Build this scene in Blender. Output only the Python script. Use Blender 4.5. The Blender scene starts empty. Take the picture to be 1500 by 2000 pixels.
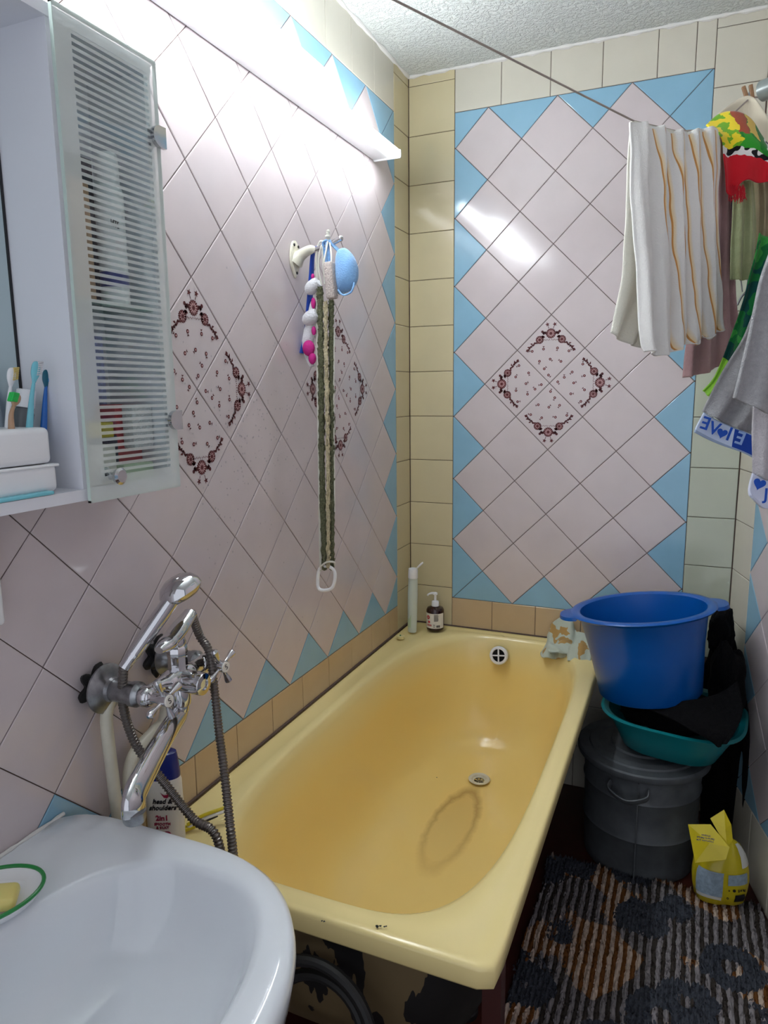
import bpy, bmesh, math, random
from mathutils import Vector, Matrix, Euler, noise as mnoise
random.seed(7)
PI = math.pi
ZP = 0.63                      # height of the lower edge of the diamond panels above the floor
# ------------------------------------------------------------------ camera, world, exposure
sc = bpy.context.scene
COL = sc.collection
CAM = Vector((0.9043, -2.3319, 0.7239 + ZP)); ROT = Euler((1.4031, .0105, .4053), 'XYZ'); FPX = 1379.63
cd = bpy.data.cameras.new('camera'); cam = bpy.data.objects.new('camera', cd); COL.objects.link(cam)
cam.location = CAM; cam.rotation_euler = ROT
cd.sensor_fit = 'HORIZONTAL'; cd.sensor_width = 36.0; cd.lens = FPX / 1500 * 36.0; cd.clip_start = 0.02
sc.camera = cam
w = bpy.data.worlds.new('world'); sc.world = w; w.use_nodes = True
w.node_tree.nodes['Background'].inputs[0].default_value = (0.86, 0.90, 1.0, 1)
w.node_tree.nodes['Background'].inputs[1].default_value = 0.34
sc.view_settings.view_transform = 'Standard'; sc.view_settings.look = 'None'
sc.view_settings.exposure = 1.45; sc.view_settings.gamma = 1.0
TUBE_STRENGTH = 15.5
RM = ROT.to_matrix()
def P(u, v, ax, val):
    """world point seen at photo pixel (u,v) lying in the plane ax=val (z in world height)"""
    d = RM @ Vector(((u-750)/FPX, (1000-v)/FPX, -1)); i = 'xyz'.index(ax)
    return CAM + d * ((val - CAM[i]) / d[i])
# ------------------------------------------------------------------ materials
def mat(name, col, rough=.5, metal=0, coat=0, bump=0, bscale=200, vary=0, vscale=30, alpha=1, trans=0, emit=None, es=0, sheen=0, sss=0, spec=.5, ior=1.5):
    m = bpy.data.materials.new(name); m.use_nodes = True; nt = m.node_tree; b = nt.nodes['Principled BSDF']
    lin = tuple(((c/255+.055)/1.055)**2.4 if c > 10 else c/255/12.92 for c in col)
    b.inputs['Base Color'].default_value = (*lin, 1)
    b.inputs['Roughness'].default_value = rough; b.inputs['Metallic'].default_value = metal
    b.inputs['Coat Weight'].default_value = coat; b.inputs['Alpha'].default_value = alpha
    b.inputs['Transmission Weight'].default_value = trans; b.inputs['Sheen Weight'].default_value = sheen
    b.inputs['Specular IOR Level'].default_value = spec; b.inputs['IOR'].default_value = ior
    if sss: b.inputs['Subsurface Weight'].default_value = sss; b.inputs['Subsurface Scale'].default_value = .01
    if emit: b.inputs['Emission Color'].default_value = (*emit, 1); b.inputs['Emission Strength'].default_value = es
    tc = nt.nodes.new('ShaderNodeTexCoord')
    if bump:
        n = nt.nodes.new('ShaderNodeTexNoise'); n.inputs['Scale'].default_value = bscale; n.inputs['Detail'].default_value = 4
        nt.links.new(tc.outputs['Object'], n.inputs['Vector'])
        bp = nt.nodes.new('ShaderNodeBump'); bp.inputs['Strength'].default_value = min(1, bump); bp.inputs['Distance'].default_value = .004
        nt.links.new(n.outputs['Fac'], bp.inputs['Height']); nt.links.new(bp.outputs[0], b.inputs['Normal'])
    if vary:
        n = nt.nodes.new('ShaderNodeTexNoise'); n.inputs['Scale'].default_value = vscale; n.inputs['Detail'].default_value = 5
        nt.links.new(tc.outputs['Object'], n.inputs['Vector'])
        mx = nt.nodes.new('ShaderNodeMix'); mx.data_type = 'RGBA'
        mx.inputs[6].default_value = (*[c*(1-vary) for c in lin], 1); mx.inputs[7].default_value = (*[min(1, c*(1+vary)) for c in lin], 1)
        mr = nt.nodes.new('ShaderNodeMapRange'); mr.inputs[1].default_value = .3; mr.inputs[2].default_value = .7
        nt.links.new(n.outputs['Fac'], mr.inputs[0]); nt.links.new(mr.outputs[0], mx.inputs[0])
        nt.links.new(mx.outputs[2], b.inputs['Base Color'])
    return m
def lin(c): return tuple(((k/255+.055)/1.055)**2.4 if k > 10 else k/255/12.92 for k in c) + (1,)
def N(nt, t, **kw):
    n = nt.nodes.new(t)
    for k, v in kw.items(): setattr(n, k, v)
    return n
def math_(nt, op, a, b=None, c=None):
    n = N(nt, 'ShaderNodeMath', operation=op)
    for i, s in enumerate((a, b, c)):
        if s is None: continue
        if isinstance(s, (int, float)): n.inputs[i].default_value = s
        else: nt.links.new(s, n.inputs[i])
    return n.outputs[0]
def mixc(nt, f, a, b):
    n = N(nt, 'ShaderNodeMix', data_type='RGBA')
    for i, s in ((0, f), (6, a), (7, b)):
        if isinstance(s, (int, float)): n.inputs[i].default_value = s
        elif isinstance(s, tuple): n.inputs[i].default_value = s
        else: nt.links.new(s, n.inputs[i])
    return n.outputs[2]
def noise(nt, vec, scale, detail=3, rough=.5):
    n = N(nt, 'ShaderNodeTexNoise'); n.inputs['Scale'].default_value = scale; n.inputs['Detail'].default_value = detail; n.inputs['Roughness'].default_value = rough
    nt.links.new(vec, n.inputs['Vector']); return n.outputs['Fac']

M = {}
M['pink'] = mat('pink_tile', (204, 193, 194), .13, vary=.035, vscale=9, bump=.012, bscale=25)
M['blue'] = mat('blue_tile', (138, 182, 206), .13, vary=.05, vscale=9, bump=.012, bscale=25)
M['cream'] = mat('cream_tile', (206, 194, 158), .13, vary=.03, vscale=9, bump=.012, bscale=25)
M['cream2'] = mat('pale_cream_tile', (208, 203, 188), .13, vary=.03, vscale=9, bump=.012, bscale=25)
M['tan'] = mat('tan_tile', (196, 172, 138), .14, vary=.04, vscale=9, bump=.012, bscale=25)
M['creamtint'] = mat('light_tinted_cream_tile', (184, 190, 172), .13, vary=.03, vscale=9, bump=.012, bscale=25)  # cream tile with the greenish-grey cast of the light painted into its colour
M['grout'] = mat('grout', (88, 70, 62), .8, vary=.3, vscale=20)
M['decor'] = mat('burgundy_print', (92, 40, 42), .25)
M['decor2'] = mat('pale_print', (196, 150, 150), .25)
M['ceil'] = mat('ceiling_plaster', (226, 230, 226), .85)
M['floor'] = mat('red_brown_floor', (70, 30, 22), .45, vary=.25, vscale=12)
M['enamel'] = mat('tub_enamel', (236, 204, 122), .16)
M['iron'] = mat('tub_underside', (92, 78, 52), .6)
M['ceramic'] = mat('sink_ceramic', (220, 225, 230), .09, coat=.4)
M['chrome'] = mat('chrome', (205, 205, 208), .07, metal=1, bump=.01, bscale=60)
M['hosem'] = mat('hose_metal', (118, 112, 108), .32, metal=.85)
M['oldchrome'] = mat('dull_chrome', (150, 152, 155), .3, metal=1, vary=.3, vscale=60)
M['black'] = mat('black_rubber', (18, 17, 18), .6)
M['white'] = mat('white_plastic', (238, 239, 242), .3)
M['whiteold'] = mat('aged_white_plastic', (214, 210, 192), .35, vary=.05, vscale=40)
M['lam'] = mat('white_laminate', (230, 231, 238), .28)
M['greenwhite'] = mat('frosted_glass', (200, 216, 208), .35)
M['bluebasin'] = mat('blue_plastic', (0, 84, 166), .28, bump=.02, bscale=40)
M['teal'] = mat('teal_plastic', (6, 122, 128), .3)
M['zinc'] = mat('galvanised_steel', (86, 90, 94), .6, metal=.2, vary=.22, vscale=18, bump=.05, bscale=120)
M['blackcloth'] = mat('black_fabric', (12, 12, 14), .95, bump=.6, bscale=220, spec=.15)
M['yellow'] = mat('yellow_film', (208, 188, 30), .28, bump=.1, bscale=50)
M['greyfilm'] = mat('printed_blue_grey', (150, 168, 182), .35, vary=.2, vscale=120)
M['paper'] = mat('white_label', (225, 222, 214), .4)
M['ink'] = mat('black_print', (24, 22, 28), .4)
M['inkblue'] = mat('blue_print', (40, 60, 140), .4)
M['red'] = mat('red_print', (186, 30, 44), .4)
M['crimson'] = mat('crimson_print', (150, 22, 62), .4)
M['brown'] = mat('brown_bottle', (44, 18, 16), .12, coat=.3)
M['navycap'] = mat('navy_cap', (22, 38, 120), .25)
M['wood'] = mat('weathered_wood', (140, 104, 72), .6, vary=.2, vscale=90)
M['rope'] = mat('cord', (168, 156, 148), .8, bump=.5, bscale=600)
M['ropew'] = mat('white_cord', (214, 212, 200), .7, bump=.4, bscale=600)
M['lampwhite'] = mat('lamp_housing', (235, 238, 240), .3)
M['tube'] = mat('lit_tube', (255, 255, 255), .3, emit=(.90, .96, 1.0), es=TUBE_STRENGTH)
M['mirror'] = mat('mirror_glass', (200, 215, 215), .02, metal=1)
M['pumice'] = mat('pumice_stone', (196, 184, 178), .95, bump=1, bscale=260, vary=.22, vscale=260)
M['bluefuzz'] = mat('light_blue_terry', (128, 176, 226), .9, bump=.7, bscale=300, sheen=.4)
M['whitefuzz'] = mat('white_terry', (222, 222, 226), .9, bump=.7, bscale=300, sheen=.3)
M['blueband'] = mat('royal_blue_fabric', (22, 66, 168), .6)
M['magenta'] = mat('magenta_fabric', (196, 30, 132), .7, bump=.3, bscale=300)
M['greenscrub'] = mat('olive_scrub', (104, 106, 80), .95, bump=1, bscale=400, vary=.4, vscale=240)
M['creamscrub'] = mat('cream_scrub', (206, 194, 160), .95, bump=1, bscale=400, vary=.2, vscale=240)
M['soap'] = mat('yellow_soap', (226, 214, 130), .35, sss=.3)
M['soap2'] = mat('cream_soap', (222, 208, 150), .4)
M['green'] = mat('green_enamel', (24, 130, 60), .3)
M['droplet'] = mat('water', (235, 240, 245), .05, trans=.9, ior=1.33)
M['pipe'] = mat('painted_pipe', (132, 140, 138), .3, metal=.2, vary=.1, vscale=50)
M['redpost'] = mat('dark_red_wood', (58, 18, 14), .5)
M['chalk'] = mat('white_putty', (226, 224, 220), .6, bump=.3, bscale=120)
M['turq'] = mat('turquoise_plastic', (120, 200, 216), .2)
M['darkteal'] = mat('dark_teal_plastic', (10, 96, 120), .3)
M['navy'] = mat('navy_plastic', (26, 34, 60), .35)
M['bbl'] = mat('bright_blue_plastic', (34, 106, 190), .3)
M['gbris'] = mat('green_bristle', (40, 200, 90), .5)
M['tanp'] = mat('tan_plastic', (186, 150, 120), .4)
M['yb'] = mat('yellow_bristle', (226, 200, 120), .6)
M['skyb'] = mat('sky_bristle', (60, 150, 210), .5)
M['scalp'] = mat('pale_green_white', (206, 216, 206), .35)
M['kraft'] = mat('pale_green_box', (186, 206, 176), .5)
M['redpack'] = mat('red_film', (190, 40, 56), .35)
M['lavbox'] = mat('lavender_box', (170, 176, 220), .5, vary=.3, vscale=150)
M['greyplas'] = mat('grey_plastic', (96, 100, 104), .4)
M['shelfglass'] = mat('glass_shelf', (190, 220, 210), .1, alpha=.35)

# ceiling relief
nt = M['ceil'].node_tree; tc = N(nt, 'ShaderNodeTexCoord')
v1 = noise(nt, tc.outputs['Object'], 95, 4, .6); mr = N(nt, 'ShaderNodeMapRange'); mr.inputs[1].default_value = .42; mr.inputs[2].default_value = .6
nt.links.new(v1, mr.inputs[0]); bp = N(nt, 'ShaderNodeBump'); bp.inputs['Strength'].default_value = .8; bp.inputs['Distance'].default_value = .006
nt.links.new(mr.outputs[0], bp.inputs['Height']); nt.links.new(bp.outputs[0], nt.nodes['Principled BSDF'].inputs['Normal'])
# tub enamel: brown stain ring near the drain and iron blush over the worn floor of the tub
nt = M['enamel'].node_tree; b = nt.nodes['Principled BSDF']; tc = N(nt, 'ShaderNodeTexCoord'); sp = N(nt, 'ShaderNodeSeparateXYZ'); nt.links.new(tc.outputs['Object'], sp.inputs[0])
nz = noise(nt, tc.outputs['Object'], 22, 4, .6); nz2 = noise(nt, tc.outputs['Object'], 5, 3)
dx = math_(nt, 'DIVIDE', math_(nt, 'SUBTRACT', sp.outputs[0], .353), .062); dy = math_(nt, 'DIVIDE', math_(nt, 'ADD', sp.outputs[1], .60), .205)
rr = math_(nt, 'SQRT', math_(nt, 'ADD', math_(nt, 'MULTIPLY', dx, dx), math_(nt, 'MULTIPLY', dy, dy)))
rr = math_(nt, 'ADD', rr, math_(nt, 'MULTIPLY', math_(nt, 'SUBTRACT', nz, .5), .35))
ring = math_(nt, 'MAXIMUM', 0.0, math_(nt, 'SUBTRACT', 1.0, math_(nt, 'MULTIPLY', math_(nt, 'ABSOLUTE', math_(nt, 'SUBTRACT', rr, .9)), 4.0)))
inner = math_(nt, 'MULTIPLY', math_(nt, 'LESS_THAN', rr, .9), .35)
fade = N(nt, 'ShaderNodeMapRange'); fade.inputs[1].default_value = -.93; fade.inputs[2].default_value = -.5; nt.links.new(sp.outputs[1], fade.inputs[0])
low = math_(nt, 'LESS_THAN', sp.outputs[2], .28)
st = math_(nt, 'MULTIPLY', math_(nt, 'MULTIPLY', math_(nt, 'MAXIMUM', ring, inner), low), math_(nt, 'MULTIPLY', fade.outputs[0], .55))
zr = N(nt, 'ShaderNodeMapRange'); zr.inputs[1].default_value = .50; zr.inputs[2].default_value = .40; nt.links.new(sp.outputs[2], zr.inputs[0])
base = mixc(nt, math_(nt, 'MULTIPLY', zr.outputs[0], math_(nt, 'ADD', .55, math_(nt, 'MULTIPLY', nz2, .5))), lin((236, 217, 154)), lin((246, 214, 130)))
nt.links.new(mixc(nt, st, base, lin((140, 88, 30))), b.inputs['Base Color'])
# tub underside: worn paint with black bitumen streaks
nt = M['iron'].node_tree; b = nt.nodes['Principled BSDF']; tc = N(nt, 'ShaderNodeTexCoord'); mp = N(nt, 'ShaderNodeMapping'); mp.inputs['Scale'].default_value = (1, 1, .3)
nt.links.new(tc.outputs['Object'], mp.inputs[0]); n1 = noise(nt, mp.outputs[0], 16, 4); sp = N(nt, 'ShaderNodeSeparateXYZ'); nt.links.new(tc.outputs['Object'], sp.inputs[0])
f = math_(nt, 'GREATER_THAN', math_(nt, 'ADD', n1, math_(nt, 'MULTIPLY', math_(nt, 'SUBTRACT', sp.outputs[0], .45), 1.4)), .55)
nt.links.new(mixc(nt, f, lin((104, 88, 60)), lin((14, 13, 14))), b.inputs['Base Color'])

def clothmat(name, build, rough=.95, bs=350, bump=.5, scal=(1, 1)):
    m = mat(name, (200, 200, 200), rough, sheen=.25, spec=.2); nt = m.node_tree; b = nt.nodes['Principled BSDF']
    tc = N(nt, 'ShaderNodeTexCoord'); uv = tc.outputs['UV']; sp = N(nt, 'ShaderNodeSeparateXYZ'); nt.links.new(uv, sp.inputs[0])
    col = build(nt, tc, sp.outputs[0], sp.outputs[1])
    if isinstance(col, tuple): b.inputs['Base Color'].default_value = col
    else: nt.links.new(col, b.inputs['Base Color'])
    n = noise(nt, tc.outputs['Object'], bs, 4, .6); bp = N(nt, 'ShaderNodeBump'); bp.inputs['Strength'].default_value = bump; bp.inputs['Distance'].default_value = .004
    nt.links.new(n, bp.inputs['Height']); nt.links.new(bp.outputs[0], b.inputs['Normal'])
    return m
def c_striped(nt, tc, u, v):
    nz = noise(nt, tc.outputs['Object'], 7, 2)
    uu = math_(nt, 'ADD', math_(nt, 'SUBTRACT', u, math_(nt, 'MULTIPLY', v, .17)), math_(nt, 'ADD', .06, math_(nt, 'MULTIPLY', math_(nt, 'SUBTRACT', nz, .5), .10)))
    fr = math_(nt, 'FRACT', math_(nt, 'MULTIPLY', uu, 10.5))
    line = math_(nt, 'LESS_THAN', fr, .11)
    halo = N(nt, 'ShaderNodeMapRange'); halo.inputs[1].default_value = .42; halo.inputs[2].default_value = .10; nt.links.new(fr, halo.inputs[0])
    on = math_(nt, 'MULTIPLY', math_(nt, 'GREATER_THAN', u, math_(nt, 'ADD', .22, math_(nt, 'MULTIPLY', v, .12))), math_(nt, 'LESS_THAN', math_(nt, 'ABSOLUTE', math_(nt, 'SUBTRACT', v, .5)), .47))
    c = mixc(nt, math_(nt, 'MULTIPLY', math_(nt, 'MULTIPLY', halo.outputs[0], on), .75), lin((232, 230, 226)), lin((240, 206, 130)))
    return mixc(nt, math_(nt, 'MULTIPLY', math_(nt, 'MULTIPLY', line, on), .85), c, lin((196, 128, 52)))
M['c_striped'] = clothmat('striped_terry', c_striped)
M['c_white'] = clothmat('white_towel', lambda nt, tc, u, v: lin((226, 224, 212)))
M['c_pink'] = clothmat('dusty_pink_terry', lambda nt, tc, u, v: mixc(nt, noise(nt, tc.outputs['Object'], 12, 3), lin((150, 112, 116)), lin((206, 176, 176))))
M['c_cream'] = clothmat('cream_cloth', lambda nt, tc, u, v: lin((216, 206, 184)), bump=.1)
M['c_beige'] = clothmat('beige_cloth', lambda nt, tc, u, v: mixc(nt, noise(nt, tc.outputs['Object'], 30, 3), lin((150, 140, 108)), lin((196, 184, 150))), bump=.2)
M['c_olive'] = clothmat('pale_green_terry', lambda nt, tc, u, v: mixc(nt, noise(nt, tc.outputs['Object'], 20, 3), lin((138, 148, 108)), lin((184, 190, 146))))
M['c_navy'] = clothmat('navy_cloth', lambda nt, tc, u, v: lin((28, 34, 62)), bump=.2)
M['c_grey'] = clothmat('grey_terry', lambda nt, tc, u, v: mixc(nt, noise(nt, tc.outputs['Object'], 90, 4, .7), lin((140, 140, 143)), lin((188, 188, 190))), bump=1)
M['c_lgrey'] = clothmat('light_grey_terry', lambda nt, tc, u, v: mixc(nt, noise(nt, tc.outputs['Object'], 90, 4, .7), lin((170, 166, 172)), lin((214, 210, 214))), bump=1)
M['c_border'] = clothmat('blue_white_border', lambda nt, tc, u, v: mixc(nt, math_(nt, 'LESS_THAN', math_(nt, 'ABSOLUTE', math_(nt, 'SUBTRACT', v, .38)), .34), lin((150, 168, 196)), mixc(nt, math_(nt, 'GREATER_THAN', u, .62), lin((196, 210, 232)), lin((28, 66, 160)))), bump=.2)
M['c_blue'] = clothmat('blue_applique', lambda nt, tc, u, v: lin((34, 84, 186)), bump=.2)
M['c_paleb'] = clothmat('pale_applique', lambda nt, tc, u, v: lin((150, 180, 226)), bump=.2)
def c_leaf(nt, tc, u, v):
    n1 = noise(nt, tc.outputs['Object'], 22, 2, .4)
    a = mixc(nt, math_(nt, 'GREATER_THAN', n1, .53), lin((24, 120, 60)), lin((10, 78, 72)))
    a = mixc(nt, math_(nt, 'LESS_THAN', n1, .40), a, lin((60, 160, 70)))
    return mixc(nt, math_(nt, 'GREATER_THAN', v, .66), a, lin((150, 214, 70)))
M['c_leaf'] = clothmat('green_leaf_print', c_leaf)
def c_kitchen(nt, tc, u, v):
    n1 = noise(nt, tc.outputs['Object'], 16, 2, .4); n2 = noise(nt, tc.outputs['Object'], 45, 2, .5)
    uu = math_(nt, 'ADD', u, math_(nt, 'MULTIPLY', math_(nt, 'SUBTRACT', n2, .5), .16)); vv = math_(nt, 'ADD', v, math_(nt, 'MULTIPLY', math_(nt, 'SUBTRACT', n2, .5), .12))
    c = mixc(nt, math_(nt, 'GREATER_THAN', n1, .5), lin((46, 150, 40)), lin((24, 120, 34)))
    yel = math_(nt, 'LESS_THAN', uu, .30)
    c = mixc(nt, yel, c, mixc(nt, math_(nt, 'GREATER_THAN', n2, .52), lin((232, 206, 40)), lin((110, 170, 30))))
    br = math_(nt, 'MULTIPLY', math_(nt, 'LESS_THAN', math_(nt, 'ABSOLUTE', math_(nt, 'SUBTRACT', uu, .36)), .07), math_(nt, 'LESS_THAN', vv, .32))
    c = mixc(nt, br, c, lin((164, 72, 40)))
    y2 = math_(nt, 'MULTIPLY', math_(nt, 'LESS_THAN', math_(nt, 'ABSOLUTE', math_(nt, 'SUBTRACT', uu, .50)), .06), math_(nt, 'LESS_THAN', vv, .30))
    c = mixc(nt, y2, c, lin((222, 186, 84)))
    vw = math_(nt, 'MULTIPLY', math_(nt, 'GREATER_THAN', vv, .55), math_(nt, 'LESS_THAN', vv, .66)); uw = math_(nt, 'MULTIPLY', math_(nt, 'GREATER_THAN', uu, .74), math_(nt, 'LESS_THAN', uu, .84))
    edge = math_(nt, 'MAXIMUM', vw, uw)
    c = mixc(nt, edge, c, mixc(nt, math_(nt, 'GREATER_THAN', noise(nt, tc.outputs['Object'], 60, 1), .5), lin((14, 16, 20)), lin((226, 224, 220))))
    rd = math_(nt, 'MAXIMUM', math_(nt, 'GREATER_THAN', vv, .66), math_(nt, 'GREATER_THAN', uu, .84))
    return mixc(nt, rd, c, lin((196, 24, 38)))
M['c_kitchen'] = clothmat('printed_kitchen_cloth', c_kitchen, bump=.15)
M['c_rag'] = clothmat('rag_print', lambda nt, tc, u, v: mixc(nt, math_(nt, 'GREATER_THAN', noise(nt, tc.outputs['Object'], 26, 2, .4), .56), lin((186, 194, 180)), lin((176, 140, 84))), bump=.2)
# rug
M['rug'] = mat('rug_yarn', (120, 100, 80), .95, spec=.1); nt = M['rug'].node_tree; b = nt.nodes['Principled BSDF']
tc = N(nt, 'ShaderNodeTexCoord'); ob = tc.outputs['Object']; sp = N(nt, 'ShaderNodeSeparateXYZ'); nt.links.new(ob, sp.inputs[0])
wob = math_(nt, 'MULTIPLY', math_(nt, 'SUBTRACT', noise(nt, ob, 22, 3), .5), .012)
rowi = math_(nt, 'DIVIDE', math_(nt, 'ADD', sp.outputs[0], wob), .0215)
alt = math_(nt, 'GREATER_THAN', math_(nt, 'SINE', math_(nt, 'MULTIPLY', rowi, 2*PI)), -.05)
n1 = noise(nt, ob, 6.5, 2, .4); n2 = noise(nt, ob, 5.0, 2, .4)
mp2 = N(nt, 'ShaderNodeMapping'); mp2.inputs['Location'].default_value = (3, 5, 0); nt.links.new(ob, mp2.inputs[0]); n3 = noise(nt, mp2.outputs[0], 6, 2, .4)
warm = mixc(nt, alt, lin((110, 70, 36)), lin((200, 180, 164)))
cool = mixc(nt, alt, lin((62, 56, 52)), lin((142, 136, 138)))
c = mixc(nt, math_(nt, 'GREATER_THAN', n3, .53), cool, warm)
vor = N(nt, 'ShaderNodeTexVoronoi'); vor.inputs['Scale'].default_value = 5.2; nt.links.new(ob, vor.inputs['Vector'])
ringm = math_(nt, 'MULTIPLY', math_(nt, 'GREATER_THAN', math_(nt, 'ADD', vor.outputs['Distance'], math_(nt, 'MULTIPLY', n1, .1)), .17), math_(nt, 'LESS_THAN', math_(nt, 'ADD', vor.outputs['Distance'], math_(nt, 'MULTIPLY', noise(nt, ob, 30, 3), .25)), .50))
c = mixc(nt, ringm, c, mixc(nt, noise(nt, ob, 250, 3), lin((44, 46, 52)), lin((84, 88, 98))))
nt.links.new(c, b.inputs['Base Color'])

# striped glass door
def stripe_glass():
    m = bpy.data.materials.new('striped_door_glass'); m.use_nodes = True; nt = m.node_tree; nt.nodes.clear()
    out = N(nt, 'ShaderNodeOutputMaterial'); tc = N(nt, 'ShaderNodeTexCoord'); sp = N(nt, 'ShaderNodeSeparateXYZ'); nt.links.new(tc.outputs['UV'], sp.inputs[0])
    tr = N(nt, 'ShaderNodeBsdfTransparent'); tr.inputs[0].default_value = (.80, .88, .86, 1)
    gl = N(nt, 'ShaderNodeBsdfGlossy'); gl.inputs['Roughness'].default_value = .03
    mg = N(nt, 'ShaderNodeMixShader'); mg.inputs[0].default_value = .08; nt.links.new(tr.outputs[0], mg.inputs[1]); nt.links.new(gl.outputs[0], mg.inputs[2])
    pr = N(nt, 'ShaderNodeBsdfPrincipled'); pr.inputs['Base Color'].default_value = lin((226, 234, 230)); pr.inputs['Roughness'].default_value = .4; pr.inputs['Alpha'].default_value = .62
    fr = math_(nt, 'FRACT', math_(nt, 'MULTIPLY', sp.outputs[1], 70.0)); clear = math_(nt, 'GREATER_THAN', fr, .50)
    u, v = sp.outputs[0], sp.outputs[1]
    inn = math_(nt, 'MULTIPLY', math_(nt, 'MULTIPLY', math_(nt, 'GREATER_THAN', u, .15), math_(nt, 'LESS_THAN', u, .89)), math_(nt, 'MULTIPLY', math_(nt, 'GREATER_THAN', v, .045), math_(nt, 'LESS_THAN', v, .965)))
    mx = N(nt, 'ShaderNodeMixShader'); nt.links.new(math_(nt, 'MULTIPLY', clear, inn), mx.inputs[0]); nt.links.new(pr.outputs[0], mx.inputs[1]); nt.links.new(mg.outputs[0], mx.inputs[2])
    nt.links.new(mx.outputs[0], out.inputs[0]); return m
M['doorglass'] = stripe_glass()

# ------------------------------------------------------------------ object helpers
def thing(name, label, cat, loc=(0, 0, 0), group=None):
    o = bpy.data.objects.new(name, None); COL.objects.link(o); o.location = loc; o.empty_display_size = .03
    o['label'] = label; o['category'] = cat
    if group: o['group'] = group
    return o
def tag(o, label, cat, group=None, kind=None):
    o['label'] = label; o['category'] = cat
    if group: o['group'] = group
    if kind: o['kind'] = kind
    return o
def mesh(name, vs, fs, m, parent=None, smooth=True, mi=None, uvs=None, label=None, auto=None):
    me = bpy.data.meshes.new(name); me.from_pydata([tuple(v) for v in vs], [], fs)
    mats = m if isinstance(m, list) else [m]
    for k in mats: me.materials.append(k)
    if mi:
        for p, i in zip(me.polygons, mi): p.material_index = i
    if uvs:
        l = me.uv_layers.new(name='UVMap')
        for lp in me.loops: l.data[lp.index].uv = uvs[lp.vertex_index]
    bm = bmesh.new(); bm.from_mesh(me); bmesh.ops.recalc_face_normals(bm, faces=bm.faces); bm.to_mesh(me); bm.free()
    if smooth:
        for p in me.polygons: p.use_smooth = True
        if auto: me.set_sharp_from_angle(angle=math.radians(auto))
    me.update()
    o = bpy.data.objects.new(name, me); COL.objects.link(o)
    if parent:
        o.parent = parent; L = Vector()
        q = parent
        while q: L += q.location; q = q.parent
        if parent.type == 'EMPTY': o.matrix_parent_inverse = Matrix.Translation(-L)
        elif parent.parent: pass
    if label: o['label'] = label
    return o
class G:
    """collects verts/faces (with material indices) into one mesh"""
    def __init__(s): s.v = []; s.f = []; s.m = []
    def add(s, vs, fs, mi=0):
        n = len(s.v); s.v += [Vector(v) for v in vs]; s.f += [tuple(i+n for i in f) for f in fs]; s.m += [mi]*len(fs); return s
    def box(s, lo, hi, mi=0, mtx=None):
        vs = [Vector((x, y, z)) for x in (lo[0], hi[0]) for y in (lo[1], hi[1]) for z in (lo[2], hi[2])]
        if mtx: vs = [mtx @ v for v in vs]
        return s.add(vs, [(0,1,3,2),(4,6,7,5),(0,4,5,1),(2,3,7,6),(0,2,6,4),(1,5,7,3)], mi)
    def rbox(s, lo, hi, r, mi=0, mtx=None, seg=3):
        bm = bmesh.new(); bmesh.ops.create_cube(bm, size=1)
        for v in bm.verts: v.co = Vector([lo[i] + (v.co[i]+.5)*(hi[i]-lo[i]) for i in range(3)])
        bmesh.ops.bevel(bm, geom=bm.edges[:], offset=r, segments=seg, profile=.5, affect='EDGES')
        bm.verts.index_update()
        vs = [mtx @ v.co if mtx else v.co.copy() for v in bm.verts]; fs = [tuple(v.index for v in f.verts) for f in bm.faces]; bm.free()
        return s.add(vs, fs, mi)
    def loft(s, rings, mi=0, cap0=True, cap1=True, closed=True):
        n = len(rings[0]); vs = [p for r in rings for p in r]; fs = []
        for i in range(len(rings)-1):
            for j in range(n if closed else n-1):
                k = (j+1) % n; fs.append((i*n+j, i*n+k, (i+1)*n+k, (i+1)*n+j))
        if cap0: fs.append(tuple(range(n-1, -1, -1)))
        if cap1: fs.append(tuple((len(rings)-1)*n+j for j in range(n)))
        return s.add(vs, fs, mi)
    def lathe(s, prof, c=(0, 0, 0), seg=40, mi=0, mtx=None, cap0=True, cap1=True, sx=1, sy=1):
        rings = []
        for r, z in prof:
            ring = [Vector((c[0]+sx*r*math.cos(2*PI*k/seg), c[1]+sy*r*math.sin(2*PI*k/seg), c[2]+z)) for k in range(seg)]
            rings.append([mtx @ p for p in ring] if mtx else ring)
        return s.loft(rings, mi, cap0, cap1)
    def tube(s, path, r, seg=12, mi=0, closed=False, flat=None):
        path = [Vector(p) for p in path]; n = len(path); rings = []
        t = (path[1]-path[0]).normalized(); up = Vector((0, 0, 1)) if abs(t.z) < .9 else Vector((1, 0, 0))
        nrm = t.cross(up).normalized()
        for i in range(n):
            if closed: t = (path[(i+1) % n]-path[i-1]).normalized()
            else: t = (path[min(i+1, n-1)]-path[max(i-1, 0)]).normalized()
            nrm = (nrm - t*nrm.dot(t)).normalized(); bn = t.cross(nrm)
            rr = r[i] if isinstance(r, (list, tuple)) else r
            ra, rb = (rr, rr) if not flat else (rr*flat[0], rr*flat[1])
            rings.append([path[i] + nrm*ra*math.cos(2*PI*k/seg) + bn*rb*math.sin(2*PI*k/seg) for k in range(seg)])
        if closed: rings.append(rings[0]); return s.loft(rings, mi, False, False)
        return s.loft(rings, mi)
    def ball(s, c, r, mi=0, seg=16, sc_=(1, 1, 1), mtx=None):
        prof = [(r*math.sin(PI*k/10), -r*math.cos(PI*k/10)) for k in range(11)]; prof[0] = (1e-5, -r); prof[-1] = (1e-5, r)
        rings = []
        for rr, z in prof:
            ring = [Vector((sc_[0]*rr*math.cos(2*PI*k/seg), sc_[1]*rr*math.sin(2*PI*k/seg), sc_[2]*z)) for k in range(seg)]
            rings.append([(mtx @ p if mtx else p) + Vector(c) for p in ring])
        return s.loft(rings, mi)
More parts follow.
